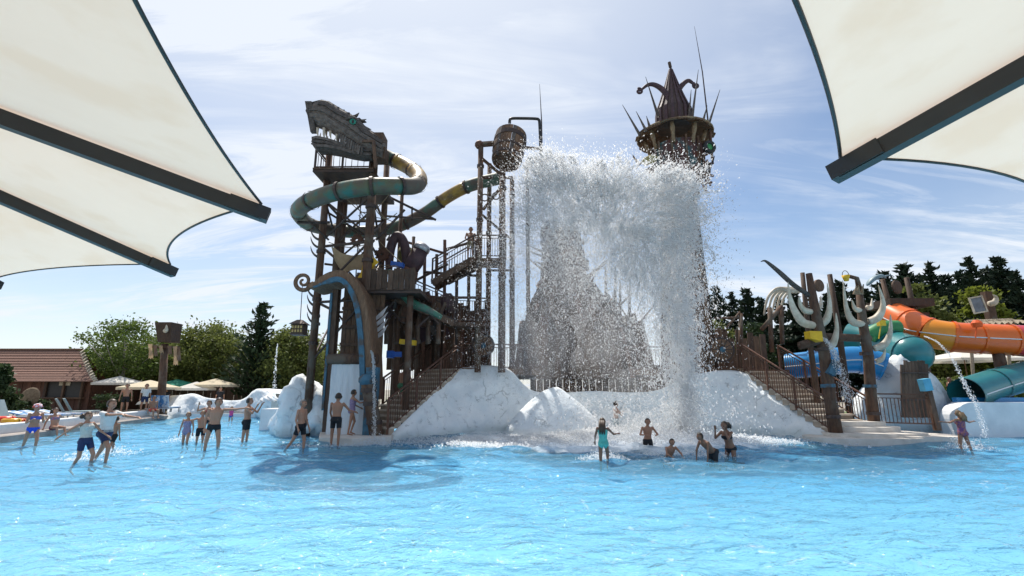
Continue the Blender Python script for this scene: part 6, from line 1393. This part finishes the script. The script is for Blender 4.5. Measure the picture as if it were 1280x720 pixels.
for i, (px, Y, f, sit, lab, hr) in enumerate(((160, 33.5, 40, 0, 'bare-chested man in dark shorts standing under the off-white parasol', 'brown'), (176, 33, 20, 1, 'bather sitting on the terrace wall beside the totem loungers', 'dark'), (184, 34.5, 60, 0, 'person in a white shirt standing behind the seated terrace bather', 'dark'), (209, 38, 10, 0, 'person in dark clothes standing under the totem', 'dark'), (277, 41, 10, 0, 'dark clothed person standing under the far cream parasol', 'dark'))):
    w = [[('trunks', BLACK)], [('trunks', cloth((.5, .06, .05)))], [('shirt', WHITE), ('trunks', NAVY)], [('shirt', BLACK), ('trunks', BLACK)], [('shirt', BLACK), ('trunks', NAVY)]][i]
    if sit: person((-23.75, 32.9, .66), 60, 1.7, lab, dict(th=((.1, -1, -.05), (-.1, -1, -.05)), sh=((0, -.1, -1), (0, -.1, -1)), ua=((.2, .2, -1), (-.2, -.3, -1))), w, hr, TAN, anchor='seat', vox=.02)
    else: person((xat(px, Y), Y, .48 if Y < 38 else .30), f, 1.75, lab, dict(th=((.08, -.05, -1), (-.08, .05, -1))), w, hr, FAIR, vox=.02)
finish_people()
# ------------------------------------------------------------------ falling water, droplets, foam
def dropmat():
    m, t, b = newmat('water_drops'); b.inputs['Base Color'].default_value = (.97, .975, .98, 1); b.inputs['Roughness'].default_value = .25
    tr = t.nodes.new('ShaderNodeBsdfTranslucent'); tr.inputs[0].default_value = (.985, .99, .995, 1); ms = t.nodes.new('ShaderNodeMixShader'); ms.inputs[0].default_value = .88
    t.links.new(b.outputs[0], ms.inputs[1]); t.links.new(tr.outputs[0], ms.inputs[2]); tp = t.nodes.new('ShaderNodeBsdfTransparent'); m3 = t.nodes.new('ShaderNodeMixShader'); m3.inputs[0].default_value = .35; t.links.new(ms.outputs[0], m3.inputs[1]); t.links.new(tp.outputs[0], m3.inputs[2]); t.links.new(m3.outputs[0], t.nodes['Material Output'].inputs[0]); return m
M['drops'] = dropmat()
def drops(name, C, size, dirs, label, seed=1, cat='water'):
    """each droplet a small stretched tetrahedral fleck of water"""
    r = np.random.default_rng(seed); n = len(C)
    T4 = np.array([[1, 1, 1], [1, -1, -1], [-1, 1, -1], [-1, -1, 1]], float)/1.732
    # random rotation per drop via random orthonormal basis
    a = r.normal(size=(n, 3)); a /= np.linalg.norm(a, axis=1)[:, None]; b_ = np.cross(a, r.normal(size=(n, 3))); b_ /= np.linalg.norm(b_, axis=1)[:, None]; c = np.cross(a, b_)
    B = np.stack([a, b_, c], 1); P = np.einsum('kj,njl->nkl', T4, B)*size[:, None, None]
    if dirs is not None: P = P+dirs[:, None, :]*np.einsum('nkl,nl->nk', P, dirs)[:, :, None]*1.2
    co_ = (C[:, None, :]+P).reshape(-1, 3); F = (np.arange(n)[:, None, None]*4+np.array([[0, 1, 2], [0, 2, 3], [0, 3, 1], [1, 3, 2]])[None]).reshape(-1, 3)
    me = bpy.data.meshes.new(name); fast_mesh(me, co_, F); me.materials.append(M['drops']); o = bpy.data.objects.new(name, me); COL.objects.link(o)
    tag(o, label, cat, kind='stuff'); return o
r = np.random.default_rng(5)
# blobs: (px, py, half width px, half height px, depth Y, depth spread, weight)
BL = [(668, 203, 11, 11, 22.8, .4, 1.8, .016, .3), (682, 198, 16, 12, 22.6, .4, 2.6, .016, .3), (708, 203, 12, 10, 22.5, .4, 2.2, .016, .3), (748, 208, 14, 10, 22.3, .4, 1.9, .016, .3), (780, 210, 14, 10, 22.2, .4, 1.9, .016, .3), (832, 218, 20, 12, 22.2, .4, 1.8, .016, .3), (862, 228, 14, 14, 22.3, .4, 1.5, .016, .3),
      (678, 222, 22, 18, 22.6, .5, 2.2, .018, .5), (710, 226, 28, 18, 22.4, .5, 2.2, .018, .5), (760, 232, 34, 20, 22.3, .5, 1.9, .018, .5), (815, 240, 36, 22, 22.2, .5, 1.8, .018, .5), (855, 256, 22, 26, 22.3, .5, 1.4, .018, .5), (668, 255, 26, 28, 22.6, .6, 1.1, .017, .7), (712, 262, 32, 24, 22.5, .6, 1.2, .017, .6), (760, 272, 36, 26, 22.3, .6, 1.3, .018, .5), (808, 285, 42, 30, 22.2, .6, 1.3, .018, .5), (850, 300, 26, 40, 22.2, .5, 1.2, .018, .5),
      (648, 300, 26, 46, 22.9, .6, 1.0, .010, 1.0), (692, 305, 40, 40, 22.6, .7, 1.0, .011, 1.0), (634, 370, 28, 60, 22.9, .6, .45, .009, 1.0), (770, 322, 30, 34, 22.3, .6, 1.0, .017, .6), (815, 340, 36, 40, 22.2, .6, 1.2, .017, .6), (852, 380, 20, 50, 22, .5, 1.2, .017, .5), (856, 450, 12, 55, 21.8, .4, 1.6, .017, .4), (854, 515, 14, 35, 21.6, .4, 2.0, .016, .4), (826, 410, 22, 60, 22, .5, .7, .015, .7),
      (665, 395, 44, 55, 22.4, .8, .45, .008, 1.0), (728, 350, 42, 50, 22.2, .8, .6, .010, 1.0), (788, 395, 38, 55, 22, .8, .5, .010, 1.0), (710, 450, 66, 45, 22, .8, .30, .008, 1.0), (810, 525, 65, 20, 21.2, .6, .6, .015, .7)]
tot = sum(b[6]*b[2]*b[3] for b in BL); NT = 240000
Cs, Ss, Ds = [], [], []; O = np.array(at(740, 330, 22.3))
for bx_, by_, hw, hh_, Y, sy, wt, fs, lo_f in BL:
    n = int(NT*wt*hw*hh_/tot); c = np.array(at(bx_, by_, Y)); sc = Y/FPX
    nl = max(5, n//110); pc = r.normal(size=(nl, 3))*np.array([hw*sc*.6, sy*.6, hh_*sc*.6])        # torn strands of water
    up = c+pc-O; up /= np.linalg.norm(up, axis=1)[:, None]+1e-6
    d = np.where((up[:, 2:3] > .35), up, np.array([0, -.1, -1.0]))+r.normal(size=(nl, 3))*np.array([.28, .25, .28]); d /= np.linalg.norm(d, axis=1)[:, None]
    idx = r.integers(0, nl, n); L = r.uniform(.2, 1.0, nl); t = r.random(n)**1.6; t = t-.3
    w = r.uniform(.03, .22, nl); L = L*min(1, hh_/22); w = w*min(1, hh_/22)
    loose = r.random(n) < lo_f
    pos = c+pc[idx]+d[idx]*(t*L[idx])[:, None]+r.normal(size=(n, 3))*(w[idx]*(.35+np.abs(t)))[:, None]+np.where(loose[:, None], r.normal(size=(n, 3))*np.array([hw, 14, hh_])*sc*.75, 0)
    s = np.clip(r.lognormal(math.log(fs), .5, n), .005, .045)
    Cs.append(pos); Ss.append(s); Ds.append(d[idx])
# loose outer spray
n = 7000; lo_, hi_ = at(612, 480, 22.5), at(905, 185, 22.5)
pos = np.array([lo_.x, 21, .3])+r.random((n, 3))*np.array([hi_.x-lo_.x, 3.2, hi_.z-.3]); Cs.append(pos); Ss.append(np.clip(r.lognormal(math.log(.010), .4, n), .005, .03)); Ds.append(np.tile([0, 0, -1.], (n, 1)))
C = np.concatenate(Cs); k = C[:, 2] > -.02; drops('splash', C[k], np.concatenate(Ss)[k], np.concatenate(Ds)[k], 'huge white splash of water crashing down between the two staircases', 2)
# fine mist between the drops: lumps of thin white vapour
def mistmat(name, dens):
    m = bpy.data.materials.new(name); m.use_nodes = True; t = m.node_tree; t.nodes.clear(); o = t.nodes.new('ShaderNodeOutputMaterial'); v = t.nodes.new('ShaderNodeVolumePrincipled')
    v.inputs['Color'].default_value = (.985, .99, .995, 1); v.inputs['Density'].default_value = dens; v.inputs['Anisotropy'].default_value = .6; t.links.new(v.outputs[0], o.inputs['Volume']); return m
def lump(b, c, rx, ry, rz, seed, n=26, amp=.55):
    rings = []
    for i in range(n//2+1):
        th = math.pi*(.02+.96*i/(n//2)); ring = []
        for k in range(n):
            a = 2*math.pi*k/n; d = V((math.sin(th)*math.cos(a), math.sin(th)*math.sin(a), -math.cos(th))); f = 1+amp*fbm(d*1.7+V((seed, 2, 0)), 5)
            ring.append(V(c)+V((d.x*rx, d.y*ry, d.z*rz))*f)
        rings.append(ring)
    b.loft(rings)
for k, (dens, lst, lab) in enumerate(((.24, [(675, 224, 20, 24), (694, 226, 28, 24), (735, 228, 30, 20), (790, 232, 40, 22), (838, 246, 30, 26), (850, 300, 22, 44), (800, 285, 46, 32), (712, 258, 38, 24), (755, 295, 28, 32)], 'bright white mist in the upper burst of the splash'), (.25, [(815, 340, 38, 44), (850, 400, 20, 50), (852, 470, 13, 60), (800, 528, 60, 16)], 'thin white mist hanging in the lower splash'), (.45, [(612, 546, 36, 7), (672, 546, 46, 9), (742, 547, 50, 11), (815, 550, 48, 14), (872, 552, 34, 10)], 'low white mist rolling over the water at the splash foot'), (.16, [(690, 330, 60, 70), (735, 390, 70, 90), (665, 420, 50, 70), (785, 440, 50, 70)], 'faint veil of spray drifting before the timber hut'))):
    b = MB()
    for i, (px, py, hw, hh_) in enumerate(lst):
        Y = 22.3 if py < 450 else (21.6 if py < 540 else 20.6); sc = Y/FPX; lump(b, at(px, py, Y), hw*sc, min(1.0, hw*sc*.9), hh_*sc, 7*i+k, amp=.55 if k < 2 else .3)
    o = b.build('mist', mistmat('mist%d' % k, dens), None, True); tag(o, lab, 'mist', kind='stuff')
# foam on the surface below the splash
n = 60000; a = r.normal(size=(n, 2))*np.array([3.4, .95])+np.array([3.8, 20.9]); z = np.abs(r.normal(size=n))*.22*np.exp(-((a[:, 0]-5.5)/4)**2)+np.abs(r.normal(size=n))*.04
drops('foam', np.column_stack([a, z]), np.clip(r.lognormal(math.log(.024), .5, n), .008, .08), None, 'white foam spreading where the splash hits the pool', 3, 'foam')
# small splashes round moving feet
def footsplash(px, py, n, rx, hz, seed):
    rr = np.random.default_rng(seed); g_ = gp(px, py); P = rr.normal(size=(n, 3))*np.array([rx, rx*.6, 0])+np.array(g_); P[:, 2] = np.abs(rr.normal(size=n))*hz*np.exp(-((P[:, 0]-g_.x)/rx)**2*.5); return P
FS = [(755, 574, 900, .35, .16), (1210, 562, 900, .45, .22), (135, 568, 700, .55, .14), (236, 552, 700, .5, .18), (252, 550, 500, .5, .15), (100, 576, 400, .35, .08), (468, 557, 900, .45, .18), (890, 571, 700, .5, .10), (838, 568, 600, .5, .12), (417, 558, 250, .4, .06), (300, 551, 200, .3, .05), (372, 558, 200, .35, .05)]
Pp = [footsplash(*f, 100+i) for i, f in enumerate(FS)]
for i, P_ in enumerate(Pp): drops('foot_splash', P_, np.clip(r.lognormal(math.log(.016), .45, len(P_)), .006, .04), None, ['splash round the girl in the teal swimsuit', 'splash round the girl with arms held wide', 'splash round the striding man in the white t-shirt', 'splash round the lilac swimsuit child', 'splash round the arm-swinging pale boy', 'splash at the running girl in white top', 'splash where the spout jet lands by the left landing', 'splash round the bending boy', 'splash round the crouching child', 'ripple spray at the landing slab man', 'ripple spray at the man with the camera', 'ripple spray at the wading lean man'][i], 10+i)
def jet(pts, n, spread, label, seed, w=.02):
    rr = np.random.default_rng(seed); P = spline(pts, 10); P_ = np.array([list(p) for p in P]); u = rr.random(n)*(len(P)-1); i = np.minimum(u.astype(int), len(P)-2); f = (u-i)[:, None]
    q = P_[i]*(1-f)+P_[i+1]*f; g_ = (u/len(P))[:, None]; q = q+rr.normal(size=(n, 3))*(.012+spread*g_); d = P_[i+1]-P_[i]; d /= np.linalg.norm(d, axis=1)[:, None]
    drops('water_jet', q, np.clip(rr.lognormal(math.log(w), .4, n), .006, .05), d, label, seed)
jet([at(1155, 420, 24), at(1172, 428, 22.5), at(1190, 448, 21), at(1205, 478, 20), at(1222, 510, 19.3), at(1232, 545, 18.9)], 1100, .05, 'arching water jet coming from the orange slide over the girl with spread arms', 41, .013)
jet([at(1023, 421, 20.2), at(1035, 428, 20), at(1046, 448, 19.9), at(1056, 480, 19.8), at(1060, 500, 19.7)], 1500, .13, 'fanning water jet from the yellow spout of the tusk post', 42, .011)
jet([at(464, 439, 20.6), at(466, 446, 20.5), at(467.5, 470, 20.4), at(468, 510, 20.3), at(468, 555, 20.2)], 1300, .04, 'thin white water jet falling past the left newel post', 43, .014)
jet([at(347, 430, 30), at(345, 450, 30), at(343, 480, 30), at(342, 500, 30)], 250, .06, 'faint thin jet falling before the pine by the lantern', 44, .02)
